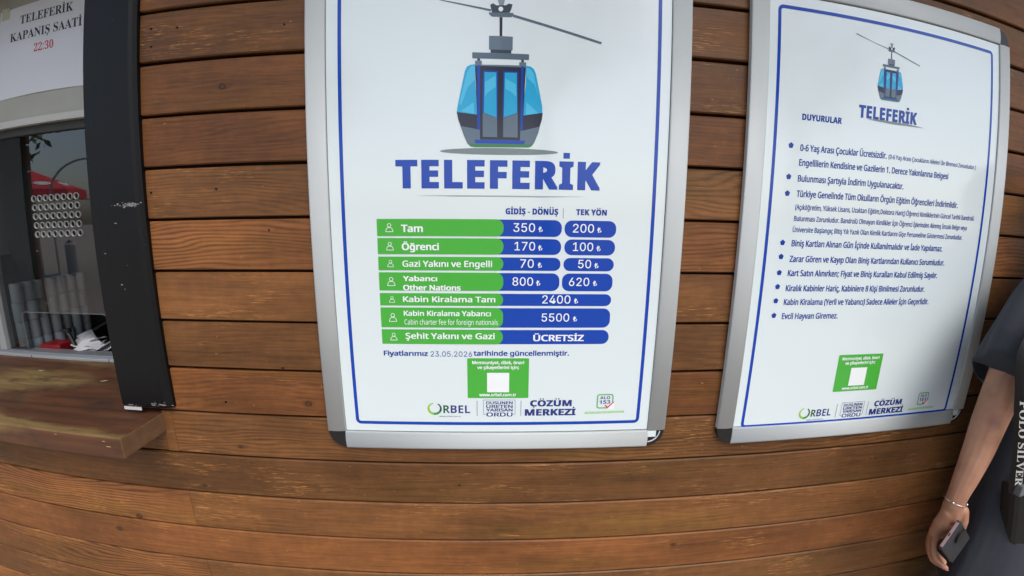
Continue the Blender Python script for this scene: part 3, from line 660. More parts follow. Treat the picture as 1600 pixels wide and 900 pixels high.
# ------------------------------------------------------------------ ticket window
PVC = new_mat('window_frame_paint', srgb(166, 168, 160), .45, var=.10, vscale=14, bump=.05)
TRACK = new_mat('aluminium_track', srgb(150, 156, 162), .35, metal=.5)
SHADE_JOINT = new_mat('rail_shade_and_joint', srgb(52, 54, 50), .6)  # painted shade for the upper track; also the dark track joints
WY = .795
t = thing('ticket_window', 'ticket window with drilled clear pane, pale frame and aluminium bottom track', 'window', loc=(-1.07, WY, -.33))
def lz(z): return z+.33
def lx(x): return x+1.07
m = MB(); m.box(lx(-1.374), lx(-.62), 0, .03, lz(.236), lz(.66), 0, .001); m.build('head_board', PVC, t)
m = MB(); m.box(lx(-1.374), lx(-.62), -.010, .028, lz(.2195), lz(.2355), 0, .002); m.build('head_rail', new_mat('pale_rail', srgb(186, 188, 184), .4), t)
m = MB(); m.box(lx(-1.374), lx(-.62), .004, .028, lz(.2010), lz(.2192), 0, .0012); m.build('upper_track', SHADE_JOINT, t)  # inner sash top rail; the shade under the head rail is in its colour
m = MB(); m.box(lx(-1.374), lx(-.62), .002, .034, lz(-.3290), lz(-.3085), 0, .0012); m.build('lower_track', TRACK, t)
m = MB(); m.box(lx(-1.372), lx(-.62), -.0060, .0015, lz(-.3212), lz(-.3140), 0, .0016)
o = m.build('track_lip', new_mat('bright_track_lip', srgb(178, 184, 188), .3, metal=.4), t)
m = MB(); m.box(lx(-1.372), lx(-.62), -.0030, .0012, lz(-.3284), lz(-.3216), 0, .001); m.build('track_lip', TRACK, t)
for x in (-1.145, -.8985):
    m = MB(); m.box(lx(x), lx(x+.0012), -.0066, -.0058, lz(-.3285), lz(-.3138)); m.build('track_joint', SHADE_JOINT, t)
m = MB(); m.box(lx(-1.268), lx(-1.243), .001, .026, lz(-.3083), lz(.2008), 0, .0015); m.build('left_stile', new_mat('grey_stile', srgb(150, 154, 156), .5), t)
# the clear pane: drilled speech holes and a rounded pass-through cut in its lower edge
GLASS = bpy.data.materials.new('clear_acrylic'); GLASS.use_nodes = True
b = NB(GLASS); out = GLASS.node_tree.nodes['Material Output']; tr = b.new('BsdfTransparent'); tr.inputs[0].default_value = (.90, .93, .93, 1)
gl = b.new('BsdfGlossy'); gl.inputs['Roughness'].default_value = .015; fr = b.new('Fresnel'); fr.inputs[0].default_value = 1.62
mxs = b.new('MixShader'); b.link(b.math('MINIMUM', b.math('MULTIPLY', fr.outputs[0], 2.0), 1.0), mxs.inputs[0]); b.link(tr.outputs[0], mxs.inputs[1]); b.link(gl.outputs[0], mxs.inputs[2]); b.link(mxs.outputs[0], out.inputs['Surface'])
RIM = new_mat('polished_hole_rim', srgb(215, 220, 220), .3)
HX = [lx(-1.0764+.0191*i) for i in range(8)]; HZ = [lz(.0567-.0205*j) for j in range(5)]; HR = .0070
gx0, gx1, gz0, gz1 = lx(-1.2425), lx(-.70), lz(-.3080), lz(.2008)
bm = bmesh.new()
def loop(pts): 
    vs = [bm.verts.new((a, .012, c_)) for a, c_ in pts]
    return [bm.edges.new((vs[i], vs[(i+1) % len(vs)])) for i in range(len(vs))]
cut = [(lx(-1.175), gz0), (lx(-1.175), lz(-.224)), (lx(-1.172), lz(-.2155)), (lx(-1.165), lz(-.2118)), (lx(-.9125), lz(-.2118)), (lx(-.9040), lz(-.2155)), (lx(-.9005), lz(-.224)), (lx(-.9005), gz0)]
E_ = loop([(gx0, gz0)]+cut+[(gx1, gz0), (gx1, gz1), (gx0, gz1)])
for a in HX:
    for c_ in HZ: E_ += loop([(a+HR*math.cos(2*math.pi*k/14), c_+HR*math.sin(2*math.pi*k/14)) for k in range(14)])
bmesh.ops.triangle_fill(bm, use_beauty=True, edges=E_)
for fc in list(bm.faces):
    c_ = fc.calc_center_median()
    if any((c_.x-a)**2+(c_.z-z_)**2 < (HR*.8)**2 for a in HX for z_ in HZ) and all(any(abs(math.hypot(v.co.x-a, v.co.z-z_)-HR) < 1e-5 for a in HX for z_ in HZ) for v in fc.verts):
        vs0 = fc.verts[0].co
        for a in HX:
            for z_ in HZ:
                if fc.is_valid and all(abs(math.hypot(v.co.x-a, v.co.z-z_)-HR) < 1e-5 for v in fc.verts): bmesh.ops.delete(bm, geom=[fc], context='FACES_ONLY'); break
            if not fc.is_valid: break
bm.normal_update()
for fc in bm.faces:
    if fc.normal.y > 0: fc.normal_flip()
me = bpy.data.meshes.new('clear_pane'); bm.to_mesh(me); bm.free(); me.materials.append(GLASS)
pane = bpy.data.objects.new('clear_pane', me); C.objects.link(pane); pane.parent = t
proto = None
for a in HX:
    for c_ in HZ:
        if proto is None:
            m = MB(); m.ring((0, -.0012, 0), HR-.0001, HR+.0004, .0042, 16); proto = o = m.build('hole_rim', RIM, pane)
        else: o = proto.copy(); C.objects.link(o); o.parent = pane
        o.location = (a, .012, c_)
m = MB(); m.tube([(a, .012, c_) for a, c_ in cut], .0006, 6); m.build('cutout_edge', new_mat('cut_acrylic_edge', srgb(130, 136, 136), .3), pane)

# closing-time notice taped to the head board
t = thing('closing_time_notice', 'white paper notice with black serif lettering and a red time, taped above the ticket window', 'notice', loc=(-1.028, WY-.0006, .288))
v = []; f = []; nx, nz = 8, 6
for j in range(nz+1):
    for i in range(nx+1):
        a, c_ = i/nx, j/nz; v.append((-.1390+.2970*a, -.0006-.0012*math.sin(3*a+2*c_)**2-.002*(1-a)**3*(c_)**2, .210*c_+.0020*math.sin(3*a)))
for j in range(nz):
    for i in range(nx): k = j*(nx+1)+i; f.append((k, k+1, k+nx+2, k+nx+1))
PAPER = new_mat('white_printer_paper', srgb(214, 220, 228), .7, bump=.1, bscale=12)
sh = obj('paper_sheet', v, f, PAPER, t, smooth=True)
LX = lambda x: x+1.028; LZ = lambda z: z-.288
PBLK = new_mat('black_print', srgb(38, 38, 46), .6); PRED = new_mat('red_print', srgb(196, 52, 70), .6)
def lay_on_paper(m):
    out = []
    for x, y, z in m.v:
        a, c_ = (x+.139)/.297, z/.21; out.append((x, -.0006-.0012*math.sin(3*a+2*c_)**2-.002*(1-a)**3*c_**2-.0003+y, z))
    m.v = out
m = MB(); heavy(m, 'TELEFERİK', LX(-1.0925), LX(-.9210), LZ(.4560), .0195, 0, kind='serif'); lay_on_paper(m); m.build('first_line', PBLK, sh)
m = MB(); heavy(m, 'KAPANIŞ SAATİ', LX(-1.1243), LX(-.8935), LZ(.4185), .0195, 0, kind='serif'); lay_on_paper(m); m.build('second_line', PBLK, sh)
m = MB(); heavy(m, '22:30', LX(-1.0405), LX(-.9785), LZ(.3832), .0178, 0, kind='serif'); lay_on_paper(m); m.build('time_line', PRED, sh)
m = MB(); m.box(-.134, -.105, -.0035, -.0031, .188, .216); m.build('tape', new_mat('yellowed_tape', srgb(196, 196, 176), .3), t)

# ------------------------------------------------------------------ inside the booth
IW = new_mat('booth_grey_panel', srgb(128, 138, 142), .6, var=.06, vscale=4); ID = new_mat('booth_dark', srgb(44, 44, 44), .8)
booth = thing('booth_interior', 'dim grey-walled ticket booth room seen through the window', 'room', loc=(-.7, 1.4, GROUND))
def bx(name, mat, *a):
    m = MB(); x0, x1, y0, y1, z0, z1 = a; m.box(x0+.7, x1+.7, y0-1.4, y1-1.4, z0-GROUND, z1-GROUND); return m.build(name, mat, booth)
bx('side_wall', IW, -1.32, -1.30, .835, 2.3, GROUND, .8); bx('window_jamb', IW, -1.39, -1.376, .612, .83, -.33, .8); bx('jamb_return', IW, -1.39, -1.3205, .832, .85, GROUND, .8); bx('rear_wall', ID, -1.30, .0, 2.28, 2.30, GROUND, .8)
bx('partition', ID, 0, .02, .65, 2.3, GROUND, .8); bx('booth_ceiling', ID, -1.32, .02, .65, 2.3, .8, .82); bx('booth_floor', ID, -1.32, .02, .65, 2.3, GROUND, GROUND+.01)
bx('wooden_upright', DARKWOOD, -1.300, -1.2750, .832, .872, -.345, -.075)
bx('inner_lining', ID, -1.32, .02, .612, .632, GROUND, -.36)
t = thing('booth_desk', 'dark red-brown desk top just inside the ticket window', 'desk', loc=(-.8, 1.05, -.345))
m = MB(); m.box(-.50, .6, -.215, .30, -.02, 0, 0, .001); m.build('desk_top', new_mat('red_brown_laminate', srgb(58, 26, 20), .35), t)
m = MB(); m.box(-.48, .58, .0, .02, -.6, -.0205); m.build('desk_panel', ID, t)
m = MB(); m.box(-.28, .3, .06, .10, .05, .12); 
RAILM = new_mat('grey_tray_metal', srgb(140, 146, 152), .4, metal=.3)
t = thing('desk_tray', 'grey metal tray edge running back across the desk behind the receipts', 'tray', loc=(-1.12, .95, -.345))
m = MB(); m.prism([(0, 0), (.046, 0), (.046, .012), (.042, .012), (.042, .003), (0, .003)], (.022, -.07, .0005), (-.062, .10, .0005), (0, 0, 1)); m.build('tray_edge', RAILM, t)
ROLLM = new_mat('thermal_paper_roll', srgb(168, 176, 182), .6, var=.04); CORE = new_mat('roll_core', srgb(120, 110, 96), .8)
proto = None; order = ['first', 'second', 'third', 'fourth', 'fifth', 'sixth', 'seventh']; lay = ['bottom', 'second', 'third', 'top']
rr = random.Random(11)
for i in range(7):
    for k in range(4):
        lb = 'white paper roll, %s layer of the %s column counting away from the window' % (lay[k], order[i])
        if proto is None:
            t = thing('paper_roll', lb, 'paper roll', 'paper rolls stacked behind the ticket window')
            m = MB(); m.tube([(0, 0, .0004), (0, 0, .0012), (0, 0, .0485), (0, 0, .0493)], [.0142, .0148, .0148, .0142], 18); m.build('paper', ROLLM, t)
            m = MB(); m.cyl((0, 0, .0486), .0050, .0010, 10); m.build('core', CORE, t); proto = t
        else:
            t = proto.copy(); C.objects.link(t)
            for ch in list(proto.children): c_ = ch.copy(); C.objects.link(c_); c_.parent = t
        t['label'] = lb
        t.location = (-1.230+rr.uniform(-.0032, .0032)+(.003 if i % 2 else 0), .840+.0312*i+rr.uniform(-.001, .001), -.3448+.0497*k)
        t.rotation_euler.z = rr.uniform(0, 6)
t = thing('desk_gadget', 'red boxy desk gadget lying in front of the white paper rolls', 'gadget', loc=(-1.120, .852, -.345))
m = MB(); m.box(-.040, .030, -.026, .022, 0, .047, 0, .005); m.build('red_housing', new_mat('red_plastic', srgb(120, 16, 24), .3), t)
m = MB(); m.box(-.066, -.0405, -.018, .02, .0, .020, 0, .003); m.build('black_base', CORNER, t)
t = thing('black_lever', 'black plastic lever leaning between the red gadget and the receipts', 'lever', loc=(-1.062, .845, -.345))
m = MB(); m.tube([(.022, -.008, .001), (.012, 0, .022), (-.002, 0, .046), (-.010, 0, .066), (-.018, 0, .077)], [.0062, .0066, .0058, .0050, .0055], 10); m.build('shaft', CORNER, t)
m = MB(); m.tube([(-.024, 0, .0785), (-.006, 0, .0795)], [.0062, .0062], 10); m.build('tip', CORNER, t)
SLIP = new_mat('receipt_paper', srgb(214, 216, 222), .6)
for k in range(16):
    rr = random.Random(40+k); z = .0025*k+.001
    t = thing('receipt_slip', 'crumpled white receipt slip in the loose pile behind the pass-through', 'receipt', 'loose receipts piled behind the pass-through', (-1.022+rr.uniform(-.028, .026), .868+rr.uniform(-.02, .015), -.345+z))
    v = []; f = []; L_, W_ = rr.uniform(.034, .048), .020; c1, c2, ph = rr.uniform(.006, .018), rr.uniform(.002, .005), rr.uniform(0, 5)
    for j in range(5):
        for i in range(11):
            a = i/10*2-1; v.append((a*L_, (j/4*2-1)*W_, .004+c1*abs(a)**2.2*(1 if a < 0 else .5)+c2*math.sin(ph+4*a+j*.5)+.0006*j))
    for j in range(4):
        for i in range(10): q = j*11+i; f.append((q, q+1, q+12, q+11))
    obj('slip', v, f, SLIP, t, smooth=True); t.rotation_euler.z = rr.uniform(-.6, .5)
# ------------------------------------------------------------------ the person at the right
def solid(parts, voxel, smooth_it=4):
    """fuse closed shapes into one continuous skin"""
    m = MB()
    for p in parts: p(m)
    me = bpy.data.meshes.new('body_source'); me.from_pydata(m.v, [], m.f); me.update()
    bm = bmesh.new(); bm.from_mesh(me); bmesh.ops.recalc_face_normals(bm, faces=bm.faces); bm.to_mesh(me); bm.free()
    o = bpy.data.objects.new('body_source', me); C.objects.link(o)
    r = o.modifiers.new('r', 'REMESH'); r.mode = 'VOXEL'; r.voxel_size = voxel
    s = o.modifiers.new('s', 'SMOOTH'); s.iterations = smooth_it; s.factor = .5
    out = bpy.data.meshes.new_from_object(o.evaluated_get(bpy.context.evaluated_depsgraph_get()))
    bpy.data.objects.remove(o, do_unlink=True); bpy.data.meshes.remove(me)
    for p in out.polygons: p.use_smooth = True
    return out
def limb(pts, rad, seg=14):
    """tapered closed limb with rounded ends"""
    def fn(m):
        P = [Vector(p) for p in pts]; Rr = list(rad)
        d0 = (P[0]-P[1]).normalized(); d1 = (P[-1]-P[-2]).normalized()
        A = [P[0]+d0*Rr[0]*k for k in (.95, .7, .35)]; a_ = [Rr[0]*q for q in (.3, .7, .93)]
        B = [P[-1]+d1*Rr[-1]*k for k in (.35, .7, .95)]; b_ = [Rr[-1]*q for q in (.93, .7, .3)]
        m.tube(A+P+B, a_+Rr+b_, seg)
    return fn
def spline(pts, rad, n=4):
    P = [Vector(p) for p in pts]; out = []; ro = []
    for i in range(len(P)-1):
        p0, p1, p2, p3 = P[max(i-1, 0)], P[i], P[i+1], P[min(i+2, len(P)-1)]
        for k in range(n):
            t = k/n; out.append(.5*((2*p1)+(p2-p0)*t+(2*p0-5*p1+4*p2-p3)*t*t+(3*p1-p0-3*p2+p3)*t**3)); ro.append(rad[i]*(1-t)+rad[i+1]*t)
    out.append(P[-1]); ro.append(rad[-1]); return out, ro
def loft(m, rings, seg=28, mi=0, close=True, fold=None):
    """rings: (cx, cy, z, rx, ry)"""
    v = []
    for j, (cx_, cy_, z_, rx, ry) in enumerate(rings):
        for k in range(seg):
            a = 2*math.pi*k/seg; q = 1+(fold(a, j/(len(rings)-1)) if fold else 0); v.append((cx_+rx*q*math.cos(a), cy_+ry*q*math.sin(a), z_))
    f = [(j*seg+k, j*seg+(k+1) % seg, (j+1)*seg+(k+1) % seg, (j+1)*seg+k) for j in range(len(rings)-1) for k in range(seg)]
    m.add(v, f, mi, True)
    if close: m.add(v[:seg], [tuple(range(seg))[::-1]], mi); m.add(v[-seg:], [tuple(range(seg))], mi)
SKIN = bpy.data.materials.new('skin'); SKIN.use_nodes = True; b = NB(SKIN); geo = b.new('NewGeometry')
cN = b.ramp(b.noise(geo.outputs['Position'], 16, 4), [(.3, srgb(142, 98, 76)), (.5, srgb(164, 119, 94)), (.7, srgb(178, 134, 108))])
vd = b.new('VectorMath', operation='DISTANCE'); b.link(geo.outputs['Position'], vd.inputs[0]); vd.inputs[1].default_value = (.784*UNIT, .440*UNIT, -.294*UNIT)
cN = b.mix(b.smooth(vd.outputs['Value'], .002, .030, .75, 0.), cN, srgb(112, 66, 66))      # a bruise by the elbow
b.link(cN, b.p.inputs['Base Color']); b.p.inputs['Roughness'].default_value = .5; b.p.inputs['Subsurface Weight'].default_value = .12
b.p.inputs['Subsurface Radius'].default_value = (.01, .004, .002); b.p.inputs['Subsurface Scale'].default_value = .5
bu = b.new('Bump'); bu.inputs['Strength'].default_value = .15; bu.inputs['Distance'].default_value = .001; b.link(b.noise(geo.outputs['Position'], 220, 3), bu.inputs['Height']); b.link(bu.outputs[0], b.p.inputs['Normal'])
SHIRT = new_mat('grey_cotton', srgb(50, 54, 62), .9, var=.10, vscale=9, bump=.3, bscale=500)
TROUS = new_mat('black_cotton', srgb(20, 20, 22), .95, bump=.3, bscale=400)
PX, PYY = 1.045, .474
person = thing('person', 'person in a loose grey short-sleeved shirt holding a phone, standing against the boards', 'person', loc=(PX, PYY, GROUND))
sh_ = (.905, .470, -.092); el = (.816, .466, -.285); wr = (.7640, .452, -.4500)
arm_p, arm_r = spline([sh_, (.858, .470, -.165), el, (.794, .460, -.360), (.771, .454, -.425), wr], [.036, .034, .0285, .0240, .0175, .0155], 4)
F = .0056
def finger(pts, r0=F, r1=.0044): 
    p, r = spline(pts, [r0, r0*1.02, r0*.96, r1][:len(pts)], 3); return limb(p, r, 10)
hand = [limb([wr, (.7660, .452, -.470)], [.0165, .0175]),
        limb([(.7570, .452, -.466), (.7530, .456, -.492), (.7510, .459, -.508)], [.0125, .0120, .0095]),
        limb([(.7700, .451, -.466), (.7660, .457, -.492), (.7620, .462, -.512)], [.0150, .0145, .0110]),
        limb([(.7830, .447, -.462), (.7900, .447, -.482), (.7960, .446, -.497)], [.0125, .0135, .0100]),
        finger([(.7550, .458, -.506), (.7535, .454, -.533), (.7640, .449, -.560), (.7930, .446, -.5820)]),
        finger([(.7590, .464, -.510), (.7590, .463, -.542), (.7730, .457, -.573), (.8120, .450, -.5960)]),
        finger([(.7610, .469, -.512), (.7660, .471, -.545), (.7830, .466, -.578), (.8190, .458, -.6030)], F*.96),
        finger([(.7680, .470, -.511), (.7750, .474, -.540), (.7900, .469, -.568), (.8130, .458, -.5890)], F*.88),
        finger([(.7960, .452, -.486), (.8060, .455, -.505), (.8130, .456, -.525), (.8150, .456, -.5420)], .0074, .0056),
        limb([(.7620, .462, -.495), (.7700, .467, -.530)], [.0120, .0090]), limb([(.7780, .458, -.490), (.7820, .466, -.525)], [.0120, .0090])]
elb = limb([(.818, .472, -.280), (.808, .470, -.300)], [.024, .021])
def mirrored(p): return (2*PX-p[0], p[1], p[2])
shR = mirrored(sh_)
arm2_p, arm2_r = spline([shR, (1.235, .466, -.165), (1.268, .462, -.285), (1.265, .425, -.375), (1.255, .400, -.455)], [.036, .034, .0285, .024, .0155], 4)
hand2 = [limb([(1.255, .400, -.455), (1.252, .392, -.490)], [.016, .020])]+[finger([(1.240+.010*k, .390, -.49), (1.238+.010*k, .382, -.520), (1.238+.009*k, .376, -.540), (1.240+.008*k, .378, -.556)], F*.95) for k in range(4)]+[finger([(1.238, .388, -.470), (1.226, .378, -.490), (1.222, .372, -.508), (1.224, .370, -.518)], .0068)]
GZ_ = GROUND
torso = lambda m: loft(m, [(PX, PYY, -.60, .105, .070), (PX, PYY, -.54, .122, .080), (PX, PYY, -.42, .108, .072), (PX, PYY, -.34, .098, .066), (PX, PYY, -.22, .118, .076), (PX, PYY, -.10, .125, .070), (PX, PYY, -.065, .110, .056), (PX, PYY, -.035, .070, .044), (PX, PYY, .0, .050, .040)])
neck = limb([(PX, PYY+.005, -.03), (PX, PYY-.002, .03)], [.038, .036])
head = lambda m: loft(m, [(PX, PYY-.010, .012, .020, .028), (PX, PYY-.012, .028, .040, .048), (PX, PYY-.010, .050, .048, .058), (PX, PYY-.006, .080, .053, .066), (PX, PYY, .110, .050, .064), (PX, PYY+.002, .130, .036, .048), (PX, PYY+.002, .140, .012, .018)])
nose = limb([(PX, PYY-.068, .086), (PX, PYY-.078, .062)], [.005, .0085]); 
ears = [limb([(PX+s*.052, PYY, .085), (PX+s*.052, PYY, .062)], [.009, .006]) for s in (-1, 1)]
brow = limb([(PX-.028, PYY-.060, .093), (PX+.028, PYY-.060, .093)], [.007, .007]); lips = limb([(PX-.013, PYY-.062, .040), (PX+.013, PYY-.062, .040)], [.006, .006])
legs = []
for s in (-1, 1):
    p, r = spline([(PX+s*.060, PYY, -.58), (PX+s*.064, PYY-.004, -.72), (PX+s*.066, PYY-.006, -.80), (PX+s*.067, PYY+.006, -.90), (PX+s*.068, PYY+.004, -1.005)], [.062, .048, .036, .036, .022], 4)
    legs += [limb(p, r), limb([(PX+s*.068, PYY+.02, -1.015), (PX+s*.074, PYY-.075, -1.022)], [.020, .017])]
me = solid([limb(arm_p, arm_r), elb]+hand, .0019, 3)
me2 = solid([torso, neck, head, nose, brow, lips, limb(arm2_p, arm2_r)]+ears+hand2+legs+[limb([(.99, .47, -.080), (.91, .47, -.092)], [.034, .034])], .0045, 3)
bmj = bmesh.new(); bmj.from_mesh(me); bmj.from_mesh(me2); body_me = bpy.data.meshes.new('body'); bmj.to_mesh(body_me); bmj.free()
for p in body_me.polygons: p.use_smooth = True
body_me.materials.append(SKIN)
for v in body_me.vertices: v.co -= Vector((PX, PYY, GROUND))
body = bpy.data.objects.new('body', body_me); C.objects.link(body); body.parent = person
def pl_(m, name, mat):
    m.v = [(a-PX, b_-PYY, c_-GROUND) for a, b_, c_ in m.v]; return m.build(name, mat, person)
# loose shirt: body and two open sleeves in one piece of cloth
def folds(a, t): return .035*math.sin(5*a+4*t)*t+.02*math.sin(9*a-3*t)*t
TORSO = [(PX, PYY, -.004, .046, .040), (PX, PYY, -.020, .085, .056), (PX, PYY, -.048, .140, .068), (PX, PYY-.002, -.10, .158, .084), (PX-.002, PYY-.004, -.22, .150, .090), (PX-.004, PYY-.004, -.36, .156, .092), (PX-.004, PYY-.004, -.48, .168, .094), (PX-.002, PYY-.006, -.60, .176, .096), (PX, PYY-.006, -.675, .180, .098)]
SL = [(.965, .468, -.066), (.925, .466, -.078), (.885, .464, -.112), (.852, .460, -.155), (.830, .458, -.195), (.818, .457, -.232)]; SR = [.045, .049, .050, .051, .053, .056]
def sleeve(pts, rads, ph, sgn):
    def fn(m):
        P = [Vector(p) for p in pts]; seg = 32; v = []; d = (P[-1]-P[0]).normalized(); ax = Vector((0, 1, 0)).cross(d).normalized(); ay = d.cross(ax)
        for j, (p, r) in enumerate(zip(P, rads)):
            for k in range(seg):
                a = 2*math.pi*k/seg; q = 1+.07*min(1, j/3)*math.sin(4*a+ph+j*.3)+.045*math.sin(7*a+ph*2)*min(1, j/4)
                o_ = (ax*math.cos(a)+ay*math.sin(a)*1.1)*r*q; o_.z -= .30*min(1, j/4)*abs(o_.x)*(1 if o_.x*sgn > 0 else -1); v.append(p+o_)
        n_ = len(P); f = [(j*seg+k, j*seg+(k+1) % seg, (j+1)*seg+(k+1) % seg, (j+1)*seg+k) for j in range(n_-1) for k in range(seg)]
        m.add(v, f+[tuple(range(seg))[::-1], tuple(range((n_-1)*seg, n_*seg))])
    return fn
sme = solid([lambda m: loft(m, TORSO, 40, 0, True, folds), sleeve(SL, SR, 0., 1), sleeve([mirrored(p) for p in SL], SR, 2., -1)], .0036, 6)
bm = bmesh.new(); bm.from_mesh(sme); kill = []
for fc in bm.faces:
    c_ = fc.calc_center_median(); s_ = -1 if c_.x > PX else 1; lx_ = c_.x if s_ == 1 else 2*PX-c_.x
    d_ = (Vector(SL[-1])-Vector(SL[-3])).normalized(); rel = Vector((lx_, c_.y, c_.z))-Vector(SL[-1])
    if fc.normal.z < -.55 and rel.length < .075 and abs(rel.z+.30*rel.x) < .012: kill.append(fc)
    elif c_.z < -.668: kill.append(fc)
    elif c_.z > -.012 and fc.normal.z > .7: kill.append(fc)
bmesh.ops.delete(bm, geom=kill, context='FACES'); bm.to_mesh(sme); bm.free()
sme.materials.append(SHIRT)
for v in sme.vertices: v.co -= Vector((PX, PYY, GROUND))
so_ = bpy.data.objects.new('shirt', sme); C.objects.link(so_); so_.parent = person
md = so_.modifiers.new('hem', 'SOLIDIFY'); md.thickness = .0025; md.offset = -1
m = MB(); loft(m, [(PX, PYY, -.50, .118, .078), (PX, PYY, -.60, .128, .088), (PX, PYY, -.66, .130, .090)], 24)
for s in (-1, 1): loft(m, [(PX+s*.064, PYY, -.62, .068, .080), (PX+s*.066, PYY-.002, -.74, .062, .068), (PX+s*.067, PYY, -.88, .050, .056), (PX+s*.068, PYY+.002, -1.0, .044, .050)], 20, 0, False)
pl_(m, 'trousers', TROUS)
for s in (-1, 1):
    m = MB(); m.tube([(PX+s*.068, PYY+.042, -1.022), (PX+s*.070, PYY, -1.018), (PX+s*.075, PYY-.06, -1.022), (PX+s*.077, PYY-.096, -1.026)], [.016, .027, .026, .014], 12); pl_(m, 'shoe', TROUS)
m = MB(); loft(m, [(PX, PYY+.022, .02, .050, .045), (PX, PYY+.014, .07, .061, .060), (PX, PYY+.010, .11, .059, .066), (PX, PYY+.006, .138, .044, .055), (PX, PYY+.006, .150, .012, .016)], 24); pl_(m, 'hair', new_mat('dark_hair', srgb(34, 24, 18), .5, bump=.6, bscale=300))
for s in (-1, 1):
    m = MB(); m.tube([(PX+s*.019-.008, PYY-.060, .078), (PX+s*.019, PYY-.066, .078), (PX+s*.019+.008, PYY-.060, .078)], [.002, .005, .002], 8)
    pl_(m, 'eye', new_mat('eyes', srgb(60, 44, 36), .2))
NAIL = new_mat('fingernail', srgb(206, 160, 148), .25)
for tip, dr in (((.7930, .446, -.5820), (.9, -.1, -.45)), ((.8120, .450, -.5960), (.9, -.1, -.45)), ((.8190, .458, -.6030), (.9, -.1, -.4))):
    tip = Vector(tip); dr = Vector(dr).normalized(); out_ = Vector((-.45, -.55, -.7)); out_ = (out_-dr*out_.dot(dr)).normalized(); sd_ = dr.cross(out_)
    m = MB(); v = []
    for j in range(5):
        for i in range(5):
            a = (i-2)/2*.9; v.append(tip+dr*(-.001+.0018*j)+(out_*math.cos(a)+sd_*math.sin(a))*(.0049-.0006*max(0, j-2)))
    m.add(v, [(j*5+i, j*5+i+1, j*5+i+6, j*5+i+5) for j in range(4) for i in range(4)], 0, True); pl_(m, 'fingernail', NAIL)
# bracelet: thin chain with two small silver beads
SILV = new_mat('silver', srgb(215, 215, 215), .2, metal=.9)
m = MB(); bc = Vector((.7660, .4530, -.4420)); ax = Vector((.2, 0, .98)).normalized(); e1 = Vector((1, 0, -.2)).normalized(); e2 = ax.cross(e1)
m.tube([bc+(e1*math.cos(R(a))+e2*math.sin(R(a)))*.0192 for a in range(0, 361, 15)], .0006, 6)
for a in (205, 322):
    c_ = bc+(e1*math.cos(R(a))+e2*math.sin(R(a)))*.0198; m.tube([c_-ax*.002, c_-ax*.001, c_+ax*.001, c_+ax*.002], [.0006, .0022, .0022, .0006], 8)
pl_(m, 'bracelet', SILV)

# phone held in the curled fingers
A_, B_, C2, D_ = Vector((.7401, .42, -.4535)), Vector((.7066, .414, -.4977)), Vector((.8079, .4416, -.5783)), Vector((.8415, .4476, -.5341))
t = thing('phone', 'phone in a dark case with a round black grip, held in the hand', 'phone', loc=tuple((A_+B_+C2+D_)/4))
oc = (A_+B_+C2+D_)/4; eu = (B_-A_).normalized(); ev = ((C2-B_)-eu*(C2-B_).dot(eu)).normalized(); en = eu.cross(ev)
if en.dot(oc) > 0: en = -en                 # the back of the phone looks towards the viewer
LW, LL, TH = .0550, .1180, .0070; o0 = (A_+B_)/2-oc
M = Matrix((eu, ev, en)).transposed().to_4x4()
def local_box(mat, name, u0, u1, v0, v1, n0, n1, bev):
    m = MB(); m.box(u0, u1, v0, v1, n0, n1, 0, bev); m.v = [tuple(o0+(M @ Vector(p))) for p in m.v]; return m.build(name, mat, t)
local_box(new_mat('dark_case', srgb(40, 42, 46), .5), 'case', -LW/2, LW/2, 0, LL, -TH/2, TH/2, .0022)
local_box(new_mat('pink_metal_edge', srgb(176, 146, 148), .35, metal=.3), 'metal_edge', -LW/2+.0035, LW/2-.0035, -.0006, .002, -TH/2+.0012, TH/2-.0012, .0004)
local_box(CORNER, 'charging_port', -.0032, .0032, -.0009, .001, -.0008, .0008, .0002)
m = MB(); m.tube([tuple(M @ Vector((-.012, .040, TH/2-.0005))+o0), tuple(M @ Vector((-.012, .040, TH/2+.0042))+o0)], .0140, 20); m.build('round_grip', CORNER, t)

# shoulder bag on the person's front, with its lettered strap
t = thing('shoulder_bag', 'black bag hanging on a black strap lettered in white at the right edge', 'bag', loc=(.90, .36, -.50))
BAGM = new_mat('black_nylon', srgb(16, 16, 18), .6, bump=.4, bscale=260); ox, oy, oz = .90, .36, -.50
sp_ = [(.985, .500, .004), (.945, .440, -.010), (.880, .405, -.060), (0.7657, .410, -.150), (0.7827, .410, -0.2403), (0.8162, .410, -0.3186), (0.8547, .410, -.420)]
m = MB(); v = []; p, r = spline(sp_, [0]*7, 6); wv = .0150
for q in p: q = q+Vector((.0085, 0, 0)); v += [(q.x-wv*.8-ox, q.y+.010-oy, q.z-oz), (q.x-wv*.3-ox, q.y-.001-oy, q.z-.004-oz), (q.x+wv-ox, q.y-.006-oy, q.z-.008-oz)]
n = len(p); m.add(v, [(3*i+k, 3*i+k+1, 3*i+k+4, 3*i+k+3) for i in range(n-1) for k in range(2)], 0, True)
strap = m.build('strap', BAGM, t)
m = MB(); m.box(.850-ox, .885-ox, .398-oy, .412-oy, -.418-oz, -.398-oz, 0, .003); m.build('buckle', new_mat('grey_buckle', srgb(96, 104, 108), .4), t)
m = MB(); m.box(0, .20, 0, .032, -.64, -.404, 0, .010); m.v = [(.8475+a*.90+.46*(-.4027-c_)-ox, .408-a*.36+b_-oy, c_-oz) for a, b_, c_ in m.v]; m.build('pouch', BAGM, t)
